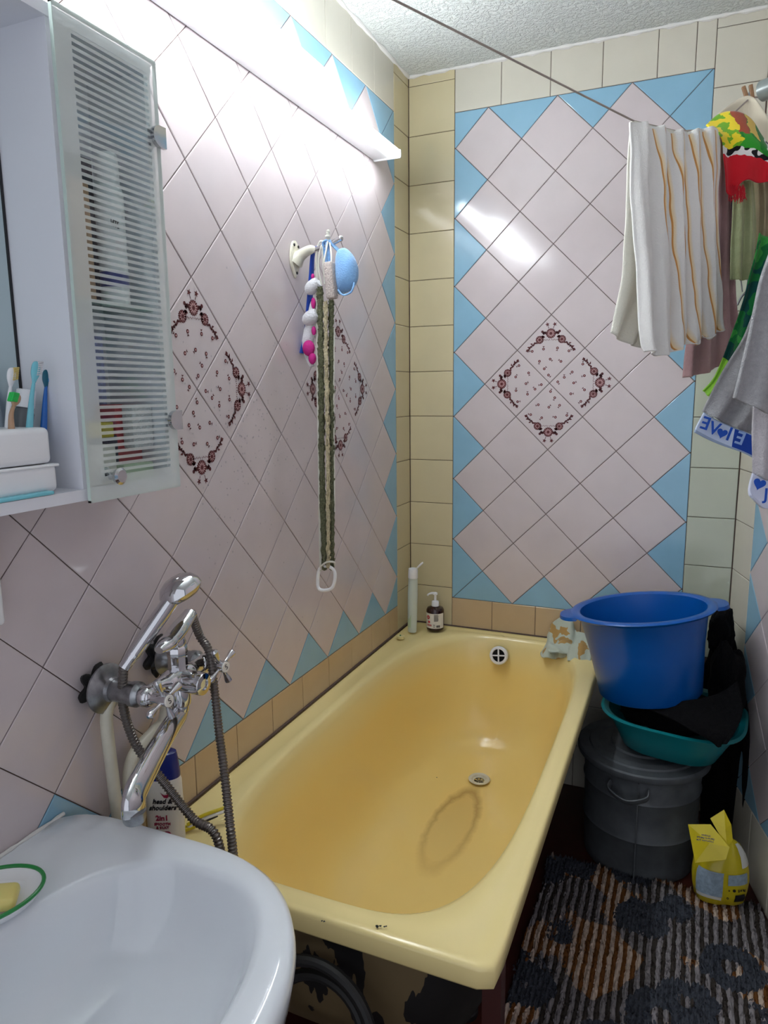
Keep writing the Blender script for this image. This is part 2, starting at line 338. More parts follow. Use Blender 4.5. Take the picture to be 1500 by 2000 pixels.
    def build(s, name, m, parent=None, smooth=True, label=None, auto=35, uvs=None):
        return mesh(name, s.v, s.f, m, parent, smooth, s.m, uvs, label, auto if smooth else None)
def cat(pts, n=8, closed=False):
    """Catmull-Rom through pts"""
    pts = [Vector(p) for p in pts]; out = []; m = len(pts)
    rng = range(m if closed else m-1)
    for i in rng:
        if closed: a, b, c, d = pts[i-1], pts[i], pts[(i+1) % m], pts[(i+2) % m]
        else: a, b, c, d = pts[max(i-1, 0)], pts[i], pts[i+1], pts[min(i+2, m-1)]
        for k in range(n):
            t = k/n; out.append(.5*((2*b)+(c-a)*t+(2*a-5*b+4*c-d)*t*t+(3*b-a-3*c+d)*t**3))
    if not closed: out.append(pts[-1])
    return out
def axis_mtx(p, d, up=(0, 0, 1)):
    """matrix taking local z to direction d at point p"""
    d = Vector(d).normalized(); u = Vector(up)
    if abs(d.dot(u)) > .98: u = Vector((1, 0, 0))
    x = u.cross(d).normalized(); y = d.cross(x)
    return Matrix(((x.x, y.x, d.x, p[0]), (x.y, y.y, d.y, p[1]), (x.z, y.z, d.z, p[2]), (0, 0, 0, 1)))
def text(name, body, m, parent, mtx, size, depth=.0003, shear=0, label=None, align='CENTER', bold=0, sx=1):
    c = bpy.data.curves.new(name, 'FONT'); c.body = body; c.size = size; c.extrude = depth; c.shear = shear; c.align_x = align; c.align_y = 'CENTER'; c.offset = bold; c.resolution_u = 3
    o = bpy.data.objects.new(name, c); COL.objects.link(o); dg = bpy.context.evaluated_depsgraph_get()
    me = bpy.data.meshes.new_from_object(o.evaluated_get(dg)); bpy.data.objects.remove(o)
    vs = [mtx @ Vector((v.co.x*sx, v.co.y, v.co.z)) for v in me.vertices]; fs = [tuple(p.vertices) for p in me.polygons]
    return mesh(name, vs, fs, m, parent, False, label=label)
def face_mtx(p, right, up):
    r = Vector(right).normalized(); u = Vector(up); u = (u - r*u.dot(r)).normalized(); n = r.cross(u)
    return Matrix(((r.x, u.x, n.x, p[0]), (r.y, u.y, n.y, p[1]), (r.z, u.z, n.z, p[2]), (0, 0, 0, 1)))

# ------------------------------------------------------------------ tiled walls
D = .2135; TS = D/math.sqrt(2)
def clip(poly, x0, x1, z0, z1):
    def cl(pl, f, inter):
        out = []
        for i, p in enumerate(pl):
            q = pl[i-1]
            if f(p):
                if not f(q): out.append(inter(q, p))
                out.append(p)
            elif f(q): out.append(inter(q, p))
        return out
    def ix(x): return lambda a, b: (x, a[1]+(b[1]-a[1])*(x-a[0])/(b[0]-a[0]))
    def iz(z): return lambda a, b: (a[0]+(b[0]-a[0])*(z-a[1])/(b[1]-a[1]), z)
    e = 1e-7
    poly = cl(poly, lambda p: p[0] >= x0-e, ix(x0))
    if poly: poly = cl(poly, lambda p: p[0] <= x1+e, ix(x1))
    if poly: poly = cl(poly, lambda p: p[1] >= z0-e, iz(z0))
    if poly: poly = cl(poly, lambda p: p[1] <= z1+e, iz(z1))
    return poly
def area(p): return .5*sum(p[i-1][0]*p[i][1]-p[i][0]*p[i-1][1] for i in range(len(p)))
def inset(poly, d):
    n = len(poly); L = []
    for i in range(n):
        a, b = poly[i], poly[(i+1) % n]; ex, ez = b[0]-a[0], b[1]-a[1]; l = math.hypot(ex, ez)
        nx, nz = -ez/l, ex/l; L.append((a[0]+nx*d, a[1]+nz*d, ex/l, ez/l))
    out = []
    for i in range(n):
        p, q = L[i-1], L[i]; den = p[2]*q[3]-p[3]*q[2]
        if abs(den) < 1e-6: out.append((q[0], q[1])); continue
        t = ((q[0]-p[0])*q[3]-(q[1]-p[1])*q[2])/den; out.append((p[0]+p[2]*t, p[1]+p[3]*t))
    return out
def tile(g, poly, mi, to3, gap=.0009, h=.0022):
    # drop duplicate points
    pl = []
    for p in poly:
        if not pl or math.hypot(p[0]-pl[-1][0], p[1]-pl[-1][1]) > .003: pl.append(p)
    if len(pl) > 1 and math.hypot(pl[0][0]-pl[-1][0], pl[0][1]-pl[-1][1]) < .003: pl.pop()
    if len(pl) < 3: return
    if area(pl) < 0: pl.reverse()
    if area(pl) < .00025: return
    a = inset(pl, gap); b = inset(pl, gap+.0016)
    if area(b) <= 0: return
    tx, tz, dz = random.gauss(0, .0028), random.gauss(0, .0028), random.gauss(0, .00015)
    cx = sum(p[0] for p in pl)/len(pl); cz = sum(p[1] for p in pl)/len(pl)
    hh = lambda p, k: k + dz + tx*(p[0]-cx) + tz*(p[1]-cz)
    n = len(a); vs = [to3(p[0], p[1], -.002) for p in a] + [to3(p[0], p[1], hh(p, h-.0009)) for p in a] + [to3(p[0], p[1], hh(p, h)) for p in b]
    fs = [tuple(2*n+i for i in range(n))]
    for k in (0, n):
        for i in range(n): j = (i+1) % n; fs.append((k+i, k+j, k+n+j, k+n+i))
    g.add(vs, fs, mi)
def diamonds(g, to3, x0, x1, z0, z1, mx0, zoff, m_lo, m_hi, n_lo, n_hi, par, blue_if):
    for m in range(m_lo, m_hi+1):
        for n in range(n_lo, n_hi+1):
            if (m+n) % 2 == par: continue
            cx, cz = mx0+m*D/2, zoff+n*D/2; r = D/2
            pl = clip([(cx-r, cz), (cx, cz-r), (cx+r, cz), (cx, cz+r)], x0, x1, z0, z1)
            if pl and len(pl) > 2:
                full = abs(abs(area(pl)) - 2*r*r) < .1*r*r
                tile(g, pl, 0 if full else 1, to3)
def rect_tiles(g, to3, xs, zs, mi):
    for a, b in zip(xs[:-1], xs[1:]):
        for c, d in zip(zs[:-1], zs[1:]):
            if b-a > .012 and d-c > .012: tile(g, [(a, c), (b, c), (b, d), (a, d)], mi, to3)
def steps(a, b, s):
    out = [a]; sg = 1 if b > a else -1
    while sg*(b-out[-1]) > s+.006: out.append(out[-1]+sg*s)
    out.append(b); return sorted(out)
H = .0027
def leafpoly(x, z, ang, l, w_): 
    c, s = math.cos(ang), math.sin(ang)
    return [(x+c*a-s*b_, z+s*a+c*b_) for a, b_ in ((0, 0), (l*.35, w_), (l, 0), (l*.35, -w_))]
def floral(g, to3, cx, cz, mi=5, mi2=6):
    """four printed tiles round (cx,cz): a flower spray at each outer corner and small buds inside"""
    def put(poly, rot, k=mi, h=H):
        c, s = math.cos(rot), math.sin(rot)
        if area(poly) < 0: poly = poly[::-1]
        g.add([to3(cx+c*x-s*z, cz+s*x+c*z, h) for x, z in poly], [tuple(range(len(poly)))], k)
    rnd = random.Random(3)
    def flower(x, z, r, rot, n=11):
        put([(x+r*.95*math.cos(2*PI*k/24), z+r*.95*math.sin(2*PI*k/24)) for k in range(24)], rot, mi, H)
        for k in range(n):
            a = 2*PI*k/n; put(leafpoly(x+.25*r*math.cos(a), z+.25*r*math.sin(a), a, r*.70, r*.09), rot, mi2, H+.0004)
        put([(x+r*1.15*math.cos(2*PI*k/36)*(1 if k % 2 else .84), z+r*1.15*math.sin(2*PI*k/36)*(1 if k % 2 else .84)) for k in range(36)], rot, mi, H-.0002)
        put([(x+r*.2*math.cos(2*PI*k/8), z+r*.2*math.sin(2*PI*k/8)) for k in range(8)], rot, mi, H+.0007)
    for q in range(4):
        rot = q*PI/2                    # spray towards +x rotated
        # local frame: outer corner at (D,0); spray arc around radius .165
        R0 = .156*D/.2135
        flower(R0, 0, .0145, rot, 13)
        for sg in (-1, 1):
            flower(R0-.0190, sg*.0350, .0118, rot, 10)
            flower(R0+.002, sg*.0235, .0042, rot, 5) if False else None
            for k in range(7):                      # leaves between flowers
                a = sg*(.5+.42*k); put(leafpoly(R0-.004-.0016*k+.005*math.sin(k*2.1), sg*(.013+.0024*k), a, .014, .0038), rot)
            for k in range(9):                      # trailing tendril
                t = k/8; x = R0-.026-.026*t; z = sg*(.047+.026*t+.004*math.sin(t*PI)); a = sg*(2.2+.9*math.sin(k*2.3))
                put(leafpoly(x, z, a, .0105-.004*t, .0028), rot); put(leafpoly(x, z, a+1.7*sg, .009-.003*t, .0024), rot)
            # outward sprig with star leaf and bud
            put(leafpoly(R0+.013, sg*.006, sg*.35, .017, .0010), rot)
            for k in range(5): put(leafpoly(R0+.028, sg*.0115, k*2*PI/5+.3, .0074, .0019), rot)
            put([(R0+.006+.0042*math.cos(2*PI*k/10), sg*.027+.0042*math.sin(2*PI*k/10)) for k in range(10)], rot); put(leafpoly(R0-.004, sg*.022, sg*.6, .012, .0012), rot)
            for k in range(4): put(leafpoly(R0-.004+.003*k, sg*.020, sg*(.9+.5*k), .008, .002), rot)
            for k in range(6): put(leafpoly(R0-.017-.0012*(k % 2), sg*(.004+.0042*k), PI+sg*.4, .0055, .0011), rot)
        for (bx, bz) in ((.102, .058), (.108, .022), (.110, -.022), (.100, -.058), (.070, .034), (.076, .000), (.068, -.034), (.026, .004), (.046, .018)):
            if abs(bz) > .9*bx: continue
            a = rnd.uniform(0, 2*PI)
            put([(bx+.0044*math.cos(2*PI*k/9), bz+.0044*math.sin(2*PI*k/9)) for k in range(9)], rot)
            put([(bx+.002*math.cos(2*PI*k/7), bz+.002*math.sin(2*PI*k/7)) for k in range(7)], rot, mi2, H+.0004)
            put(leafpoly(bx+.004*math.cos(a), bz+.004*math.sin(a), a, .007, .0006), rot)
            for s_ in (-.7, .7): put(leafpoly(bx+.006*math.cos(a), bz+.006*math.sin(a), a+s_, .005, .0013), rot)
WM = [M['pink'], M['blue'], M['cream'], M['cream2'], M['tan'], M['decor'], M['decor2'], M['grout'], M['creamtint']]
CEIL = 1.733+ZP; PT = 7.5*D+ZP; PB = ZP
SL = 1.385; SR = .25                                     # right wall splays outward: x = 1.05 + SR*s
# back wall (y=0)
g = G(); to3 = lambda x, z, h: Vector((x, -h, z))
g.box((-.05, 0, -.02), (1.09, .06, CEIL+.05), 7)
BX = .1605
diamonds(g, to3, BX, BX+7*D/2+.006, PB, PT, BX+.003, PB, 0, 8, 0, 16, 0, None)
cut = []
zs = [ZP-.105]+[ZP+.035+k*.1515-.0 for k in range(20) if ZP+.035+k*.1515 < CEIL-.03]+[CEIL]
rect_tiles(g, to3, [0.003, BX], zs, 2)
PX1 = BX+7*D/2+.006
rect_tiles(g, to3, [PX1, 1.047], [z for z in zs if z < ZP+1.1], 8); rect_tiles(g, to3, [PX1, 1.047], [max(z for z in zs if z < ZP+1.1)]+[z for z in zs if z >= ZP+1.1], 3)  # one cream tile throughout; lower courses carry the painted tint of the light
rect_tiles(g, to3, [BX, BX+.150, BX+.301, BX+.452, BX+.603, BX+.703, PX1], [PT, CEIL], 3)
rect_tiles(g, to3, [BX, BX+.146, BX+.297, BX+.448, BX+.599, PX1], [ZP-.15, PB], 4)
rect_tiles(g, to3, [.003, .2, .4, .6, .8, 1.047], [0.0, .15, .30, .45], 3)
floral(g, to3, BX+.003+3*D/2, PB+7*D/2)
wb = g.build('wall_back', WM, smooth=False); wb['kind'] = 'structure'
# left wall (x=0), horizontal tile pitch a little under the vertical one
K = .973
g = G(); to3 = lambda s, z, h: Vector((h, -s*K, z))
g.box((-.06, -2.9, -.02), (0, 0, CEIL+.05), 7)
LX = .1301/K; dz = -.0129; LXE = LX-.004
diamonds(g, to3, LXE, 2.75, PB+dz, PT+dz, LX, PB+dz, 0, 30, 0, 16, 1, None)
rect_tiles(g, to3, [0.003, LXE], zs, 2)
rect_tiles(g, to3, steps(LXE, 2.75, .155), [PT+dz, CEIL], 3)
rect_tiles(g, to3, [LXE]+steps(LXE+.075, 2.75, .153), [ZP-.118, PB+dz], 4)
rect_tiles(g, to3, steps(0, 2.75, .152), [0, .15, .30, .45], 3)
floral(g, to3, LX+4*D/2, PB+dz+7*D/2); floral(g, to3, LX+10*D/2, PB+dz+7*D/2)
wl = g.build('wall_left', WM, smooth=False); wl['kind'] = 'structure'
# right wall
dr = Vector((SR, -1, 0)).normalized(); nr = Vector((-1, -SR, 0)).normalized()
g = G(); to3 = lambda s, z, h: Vector((1.05, 0, z)) + dr*s + nr*h
vs = [Vector((1.05, 0, 0))+dr*s-nr*t+Vector((0, 0, z)) for s in (-.02, 2.9) for t in (0, .06) for z in (-.02, CEIL+.05)]
g.add(vs, [(0,1,3,2),(4,6,7,5),(0,4,5,1),(2,3,7,6),(0,2,6,4),(1,5,7,3)], 7)
diamonds(g, to3, .152, 2.75, PB-2*D, PT, .152, PB, 0, 26, -5, 16, 0, None)
rect_tiles(g, to3, [0.003, .152], zs, 3)
rect_tiles(g, to3, [0.003, .152], [0, .15, .30, .45, ZP-.105], 3)
rect_tiles(g, to3, steps(.152, 2.75, .152), [PT, CEIL], 3)
rect_tiles(g, to3, steps(.152, 2.75, .152), [0, PB-2*D], 3)
wr = g.build('wall_right', WM, smooth=False); wr['kind'] = 'structure'
g = G(); g.add([(-.06, .06, CEIL), (-.06, -2.9, CEIL), (1.80, -2.9, CEIL), (1.12, .06, CEIL), (-.06, .06, CEIL+.05), (-.06, -2.9, CEIL+.05), (1.80, -2.9, CEIL+.05), (1.12, .06, CEIL+.05)],
      [(0,1,2,3),(7,6,5,4),(0,4,5,1),(1,5,6,2),(2,6,7,3),(3,7,4,0)])
ce = g.build('ceiling', M['ceil'], smooth=False); ce['kind'] = 'structure'
g = G(); g.add([(-.06, .06, 0), (-.06, -2.9, 0), (1.80, -2.9, 0), (1.12, .06, 0), (-.06, .06, -.05), (-.06, -2.9, -.05), (1.80, -2.9, -.05), (1.12, .06, -.05)],
      [(3,2,1,0),(4,5,6,7),(1,5,4,0),(2,6,5,1),(3,7,6,2),(0,4,7,3)])
fl = g.build('floor', M['floor'], smooth=False); fl['kind'] = 'structure'
# white sealing bead between ceiling and walls
g = G(); rr = [.006+.004*math.sin(k*1.7)*math.sin(k*.6) for k in range(60)]
g.tube([(0.004+1.03*k/59, -.004, CEIL-.002) for k in range(60)], rr, 8); g.tube([(.004, -.004-1.9*k/59, CEIL-.002) for k in range(60)], rr, 8)
tr = g.build('trim_1', M['chalk']); tr['kind'] = 'structure'

# ------------------------------------------------------------------ lamps
def tube_lamp(s0, s1, z, r, label):
    t = thing('tube_lamp', label, 'lamp', (0.005, -(s0+s1)/2, z), 'tube lamps on the left wall')
    g = G(); g.rbox((.004, -s1, z-.009), (.056, -s0, z+.009), .003); g.build('lamp_housing', M['lampwhite'], t)
    for a in (s0, s1-.009):
        g = G(); g.rbox((.004, -a-.009, z-.013), (.092, -a, z+.012), .004); g.build('end_cap', M['lampwhite'], t)
    g = G(); g.tube([(.079, -s0-.012, z), (.079, -s1+.012, z)], r, 16); g.build('lamp_tube', M['tube'], t)
tube_lamp(.290, 1.44, 1.407+ZP, .0125, 'glowing white tube lamp on the left wall, the lower and longer one reaching the corner')
tube_lamp(.745, 2.0, 1.448+ZP, .0155, 'glowing white tube lamp on the left wall, the upper one ending short of the corner')

# ------------------------------------------------------------------ bathtub
zR = ZP-.105
def ring(cx, cy, a, b_, n, z, N_=160, skew=0):
    out = []
    for k in range(N_):
        ph = 2*PI*(k+.0)/N_; c, s = math.cos(ph), math.sin(ph); r = (abs(c)**n+abs(s)**n)**(-1/n)
        y = cy+b_*r*s; x = cx+a*r*c
        if skew and x < cx: x += skew*max(0, (y-cy)/b_)**2
        out.append(Vector((x, y, z)))
    return out
tub = thing('bathtub', 'yellow enamelled bathtub standing along the tiled left wall', 'bathtub', (.36, -.73, 0))
prof = [ # cx cy a b n z skew
 (.350, -.727, .334, .712, 40, zR-.046, 0), (.350, -.727, .338, .718, 50, zR-.042, 0),
 (.350, -.727, .341, .7215, 60, zR-.036, 0), (.350, -.727, .3425, .7225, 60, zR-.008, 0), (.350, -.727, .341, .721, 55, zR-.002, 0),
 (.350, -.727, .336, .716, 50, zR+.001, 0), (.350, -.727, .326, .706, 30, zR-.002, .0), (.358, -.727, .305, .688, 6.5, zR-.003, .02),
 (.362, -.725, .292, .679, 4.4, zR-.002, .03), (.362, -.724, .284, .671, 4.1, zR-.010, .035), (.362, -.722, .278, .663, 4, zR-.030, .035), (.362, -.718, .270, .650, 3.9, zR-.07, .03),
 (.362, -.708, .260, .625, 3.8, zR-.14, .03), (.362, -.690, .250, .592, 3.6, zR-.21, .02), (.362, -.670, .236, .552, 3.4, zR-.28, .02),
 (.362, -.655, .216, .510, 3.1, zR-.33, .01), (.362, -.645, .186, .465, 2.8, zR-.358, 0), (.362, -.635, .140, .40, 2.5, zR-.370, 0), (.362, -.61, .085, .30, 2.2, zR-.375, 0), (.362, -.56, .035, .16, 2, zR-.378, 0)]
g = G(); g.loft([ring(c[0], c[1], c[2], c[3], c[4], c[5], skew=c[6]) for c in prof], 0, False, True)
# faint raised ridge on the rim
shell = g.build('enamel_shell', M['enamel'], tub, auto=60)
g = G(); g.loft([ring(.355, -.722, a, b_, n, z) for a, b_, n, z in ((.308, .695, 7, zR-.012), (.304, .692, 6, zR-.06), (.300, .688, 5.5, .38), (.285, .668, 5, .29), (.262, .62, 4.5, .20), (.22, .54, 4, .14), (.15, .42, 3, .125))], 0, False, True)
g.build('cast_underside', M['iron'], tub, auto=60, label='stained beige and black cast iron underside')
g = G()
for (cx, cy) in ((.20, -1.02), (.52, -1.02), (.20, -.30), (.52, -.30)):
    g = G(); g.tube(cat([(cx+(.03 if cx < .3 else -.03), cy, .135), (cx+(.01 if cx < .3 else -.01), cy, .09), (cx, cy, .02)], 6), [.022-.0006*k for k in range(13)], 12); g.lathe([(.03, 0), (.03, .012), (.02, .02)], (cx, cy, .001), 20)
    g.build('leg', M['black'], tub)
# drain
dc = P(936, 1524, 'z', zR-.372); g = G()
g.lathe([(.016, .000), (.030, .001), (.034, .005), (.031, .008), (.024, .006), (.020, -.002), (.019, -.01)], dc, 32, cap0=False, cap1=False); dr_ = g.build('drain', M['whiteold'], tub)
g = G(); g.lathe([(.0195, -.004), (.0001, -.004)], dc, 24); 
for k in range(4):
    a = k*PI/4; m_ = Matrix.Translation(dc) @ Matrix.Rotation(a, 4, 'Z'); g.box((-.019, -.0015, -.004), (.019, .0015, -.0015), 1, m_)
g.build('drain_grate', [M['black'], M['oldchrome']], dr_)
# overflow: white ring with a cross on the far end of the tub
oc = P(975, 1280, 'y', -.088); mo = axis_mtx(oc, (0.0, -1, .28)); g = G()
g.lathe([(.029, -.012), (.031, 0), (.031, .010), (.028, .014), (.022, .014), (.021, .008)], seg=32, mtx=mo, cap0=False, cap1=False)
for a in (0, PI/2): g.box((-.022, -.0022, .007), (.022, .0022, .013), 0, mo @ Matrix.Rotation(a+.1, 4, 'Z'))
ov = g.build('overflow_cover', M['white'], tub); g = G(); g.lathe([(.022, .004), (.0001, .004)], seg=24, mtx=mo); g.build('overflow_hole', M['black'], ov)
# chips on the rim
g = G()
for (u, v, n_, sx) in ((745, 1812, 8, 34), (632, 1802, 2, 6), (853, 1521, 1, 1)):
    for k in range(n_):
        p = P(u+random.uniform(-sx, sx)*.5, v+random.uniform(-1.5, 1.5), 'z', zR-.0005 if v > 1700 else zR-.366)
        g = G(); a0 = random.uniform(0, 6); g.add([p+Vector((random.uniform(.001, .0028)*math.cos(a0+i), random.uniform(.001, .0028)*math.sin(a0+i), .0022)) for i in range(6)], [tuple(range(6))]); g.build('enamel_chip', M['black'], tub, smooth=False)
# things below the tub
g = G(); g.box((.655, -1.385, .0), (.685, -1.355, zR-.052)); tag(g.build('support_post', M['redpost'], smooth=False), 'dark red wooden post under the front right corner of the bathtub', 'post')
c = P(610, 1990, 'y', -1.48); g = G()
g.tube([c+Vector((.105*math.cos(a), .02*math.sin(a), .105*math.sin(a)-.02)) for a in [2*PI*k/48 for k in range(48)]], .0095, 10, closed=True)
g.tube([c+Vector((.085*math.cos(a), .02*math.sin(a)+.012, .085*math.sin(a)-.035)) for a in [2*PI*k/48 for k in range(48)]], .0095, 10, closed=True)
tag(g.build('coiled_hose', M['black']), 'coiled black hose hanging under the sink in front of the bathtub', 'hose')
# caulk bead on the tub against the walls
g = G(); g.tube([(.004, -.01-1.44*k/40, zR+.001) for k in range(41)], .003, 6); g.tube([(.006+.68*k/30, -.004, zR+.001) for k in range(31)], .003, 6)
tr = g.build('trim_2', M['grout']); tr['kind'] = 'structure'

# ------------------------------------------------------------------ sink
zS = ZP+.052
snk = thing('washbasin', 'pale grey ceramic washbasin fixed to the left wall in the foreground', 'sink', (.25, -1.86, zS-.2))
def sring(a, b_, cx, cy, z, n=3.0, N_=128, wallx=None, n2=2.4):
    out = []
    for k in range(N_):
        ph = 2*PI*k/N_; c, s = math.cos(ph), math.sin(ph); e = n2 if c > 0 else n
        r = (abs(c)**e+abs(s)**e)**(-1/e); x = cx+a*r*c
        if wallx is not None: x = max(wallx, x)
        out.append(Vector((x, cy+b_*r*s, z)))
    return out
CY = -1.875
rings = [sring(.15, .17, .20, CY, zS-.20, wallx=.004), sring(.21, .24, .23, CY, zS-.155, wallx=.004), sring(.262, .295, .25, CY, zS-.09, wallx=.004), sring(.276, .325, .255, CY, zS-.045, 7, wallx=.004),
 sring(.280, .332, .255, CY, zS-.018, 7, wallx=.004), sring(.277, .331, .255, CY, zS-.004, 7, wallx=.004), sring(.268, .324, .255, CY, zS+.002, 7, wallx=.005),
 sring(.250, .308, .255, CY, zS+.001, 6, wallx=.007), sring(.182, .288, .300, CY, zS+.000, 2.6, n2=2.6), sring(.175, .282, .300, CY, zS-.003, 2.6, n2=2.6), sring(.169, .276, .300, CY, zS-.012, 2.6, n2=2.6), sring(.162, .268, .299, CY, zS-.035, 2.5), sring(.150, .250, .296, CY, zS-.07, 2.4),
 sring(.130, .215, .292, CY, zS-.105, 2.4), sring(.10, .165, .286, CY, zS-.13, 2.3), sring(.06, .10, .280, CY, zS-.142, 2.2), sring(.02, .03, .276, CY, zS-.146, 2)]
g = G(); g.loft(rings, 0, True, True); g.build('basin_bowl', M['ceramic'], snk, auto=70)
g = G(); rr = [.0030+.0012*math.sin(k*2.1)*math.sin(k*.7) for k in range(50)]
g.tube([(.006, CY+.30-.60*k/49, zS+.003) for k in range(50)], rr, 8); g.build('sealing_bead', M['chalk'], snk)
g = G(); g.lathe([(.055, 0), (.05, .25), (.06, .52)], (.13, CY, .001), 28); g.build('pedestal_pipe', M['white'], snk)
# water drops
dish_c = P(0, 1750, 'z', zS+.018)
# soap dish
sd = thing('soap_dish', 'white enamel soap dish with a green rim on the edge of the washbasin', 'soap dish', dish_c)
def ell(cx, cy, a, b_, rot, z, N_=48): 
    return [Vector((cx+a*math.cos(t)*math.cos(rot)-b_*math.sin(t)*math.sin(rot), cy+a*math.cos(t)*math.sin(rot)+b_*math.sin(t)*math.cos(rot), z)) for t in [2*PI*k/N_ for k in range(N_)]]
dx_, dy_ = dish_c.x-.012, dish_c.y-.022; ro = 1.0
g = G(); g.loft([ell(dx_, dy_, .045, .03, ro, zS+.002), ell(dx_, dy_, .070, .050, ro, zS+.012), ell(dx_, dy_, .080, .058, ro, zS+.026), ell(dx_, dy_, .077, .055, ro, zS+.026), ell(dx_, dy_, .064, .044, ro, zS+.014), ell(dx_, dy_, .03, .02, ro, zS+.009)], 0)
g.build('dish', M['white'], sd); g = G(); g.tube([p+Vector((0, 0, .001)) for p in ell(dx_, dy_, .0785, .0565, ro, zS+.026)], .0028, 8, closed=True); g.build('green_rim', M['green'], sd, label='green painted rim')
mt = Matrix.Translation((dx_+.006, dy_+.002, zS+.025)) @ Matrix.Rotation(ro-.3, 4, 'Z') @ Matrix.Rotation(.12, 4, 'Y'); g = G(); g.rbox((-.042, -.022, -.008), (.042, .022, .010), .008, 0, mt)
tag(g.build('soap_bar', M['soap']), 'pale yellow bar of soap lying in the green-rimmed dish', 'soap')
g = G()
for (u, v) in ((212, 1728), (228, 1735), (360, 1753), (367, 1775), (338, 1789), (283, 1757), (150, 1826), (227, 1885), (245, 1790), (282, 1843), (450, 1790), (470, 1798)):
    p = P(u, v, 'z', zS-.09); p.z = zS-.09

# ------------------------------------------------------------------ droplets on the left wall
g = G()
for k in range(330):
    if k < 230: u, v = random.gauss(500, 55), random.gauss(840, 120)
    else: u, v = random.uniform(400, 620), random.uniform(700, 1330)
    p = P(u, v, 'x', .0022)
    if p.x > .01 or p.y > -.2 or p.z > 2.2: continue
    r = random.uniform(.0008, .0022); g.ball((.0024, p.y, p.z), r, seg=7, sc_=(.5, 1, 1.15))
tag(g.build('water_droplets', M['droplet']), 'scattered water droplets on the pink tiles between the two flower medallions', 'water', kind='stuff')

# ------------------------------------------------------------------ faucet
F = thing('bath_mixer_tap', 'chrome mixer tap with cross handles on the left wall above the tub end', 'faucet', (0, -1.41, ZP+.24))
zf = ZP+.240; XB = .112; YN, YF = -1.490, -1.338
for yy, nm in ((YN, 0), (YF, 1)):
    g = G(); mx = axis_mtx((0, yy, zf), (1, 0, 0))
    fr_ = (1.0, .8)[nm]; g.lathe([(.038*fr_, .028), (.042*fr_, .030), (.042*fr_, .033), (.034*fr_, .038), (.021, .044), (.019, .050)], seg=36, mtx=mx); g.build('wall_flange', M['oldchrome'], F)
    g = G(); g.lathe([(.0185, .030), (.0185, .088), (.021, .089), (.021, .1), (.017, .104), (.014, .112)], seg=24, mtx=mx); g.build('inlet_union', M['oldchrome'], F)
    # dark rubber fitting against the wall
    g = G(); rs = [[Vector((xx, yy+(.030+.008*math.sin(6*a))*rsc*math.cos(a), zf+(.030+.008*math.sin(6*a))*rsc*math.sin(a))) for a in [2*PI*k/60 for k in range(60)]] for xx, rsc in ((.003, .95), (.012, 1.1), (.016, .8), (.024, 1.0), (.030, .85))]
    g.loft(rs); g.build('wall_fitting', M['black'], F)
g = G()
g.tube(cat([(XB, YN, zf), (XB+.004, YN+.03, zf+.006), (XB+.008, (YN+YF)/2-.02, zf+.004), (XB+.008, (YN+YF)/2+.02, zf+.004), (XB+.004, YF-.03, zf+.006), (XB, YF, zf)], 8), [.015, .015, .014, .013, .012, .0115, .011, .011, .0115, .012, .013, .014, .016, .018, .019, .020, .020, .020, .020, .020, .020, .020, .020, .020, .020, .019, .018, .016, .014, .013, .012, .0115, .011, .011, .0115, .012, .013, .014, .015, .015, .015][:41], 24)
for yy in (YN, YF):
    mx = axis_mtx((XB, yy, zf), (1, 0, 0)); g.ball((XB+.004, yy, zf), .018); g.lathe([(.016, 0), (.015, .014), (.009, .018), (.0085, .030)], seg=24, mtx=mx)
yc = (YN+YF)/2
g.lathe([(.018, -.045), (.019, -.04), (.019, -.02), (.016, 0), (.015, .03)], (XB+.008, yc, zf), 28)
mx = axis_mtx((XB+.008, yc, zf), (1, 0, -.02)); g.lathe([(.019, 0), (.0185, .01)], seg=28, mtx=mx)
g.build('tap_body', M['chrome'], F)
g = G(); g.lathe([(.020, .010), (.0195, .050), (.0185, .053), (.010, .054), (.009, .051)], seg=32, mtx=mx); g.build('diverter_knob', M['chrome'], F)
for i, yy in enumerate((YN, YF)):
    mx = axis_mtx((XB+.030, yy, zf), (1, -.06, .03)) @ Matrix.Rotation(.35+.1*i, 4, 'Z'); g = G()
    g.lathe([(.009, 0), (.010, .006), (.011, .018), (.011, .021)], seg=24, mtx=mx)
    for k in range(4):
        a = k*PI/2; d = Vector((math.cos(a), math.sin(a), 0)); pth = [mx @ (d*q+Vector((0, 0, .012))) for q in (.008, .014, .022, .030, .036, .040)]
        g.tube(pth, [.0046, .0032, .0042, .0062, .0068, .003], 12)
    hd = g.build('cross_handle', M['chrome'], F)
    g = G(); g.lathe([(.0098, .0205), (.0098, .0225), (.009, .0232)], seg=24, mtx=mx); g.build('index_button', M['paper'], hd, label='white button with a small black mark')
    up = mx.to_3x3() @ Vector((0, 1, 0)); text('index_mark', 'S', M['ink'], hd, mx @ Matrix.Translation((0, 0, .0233)), .014)
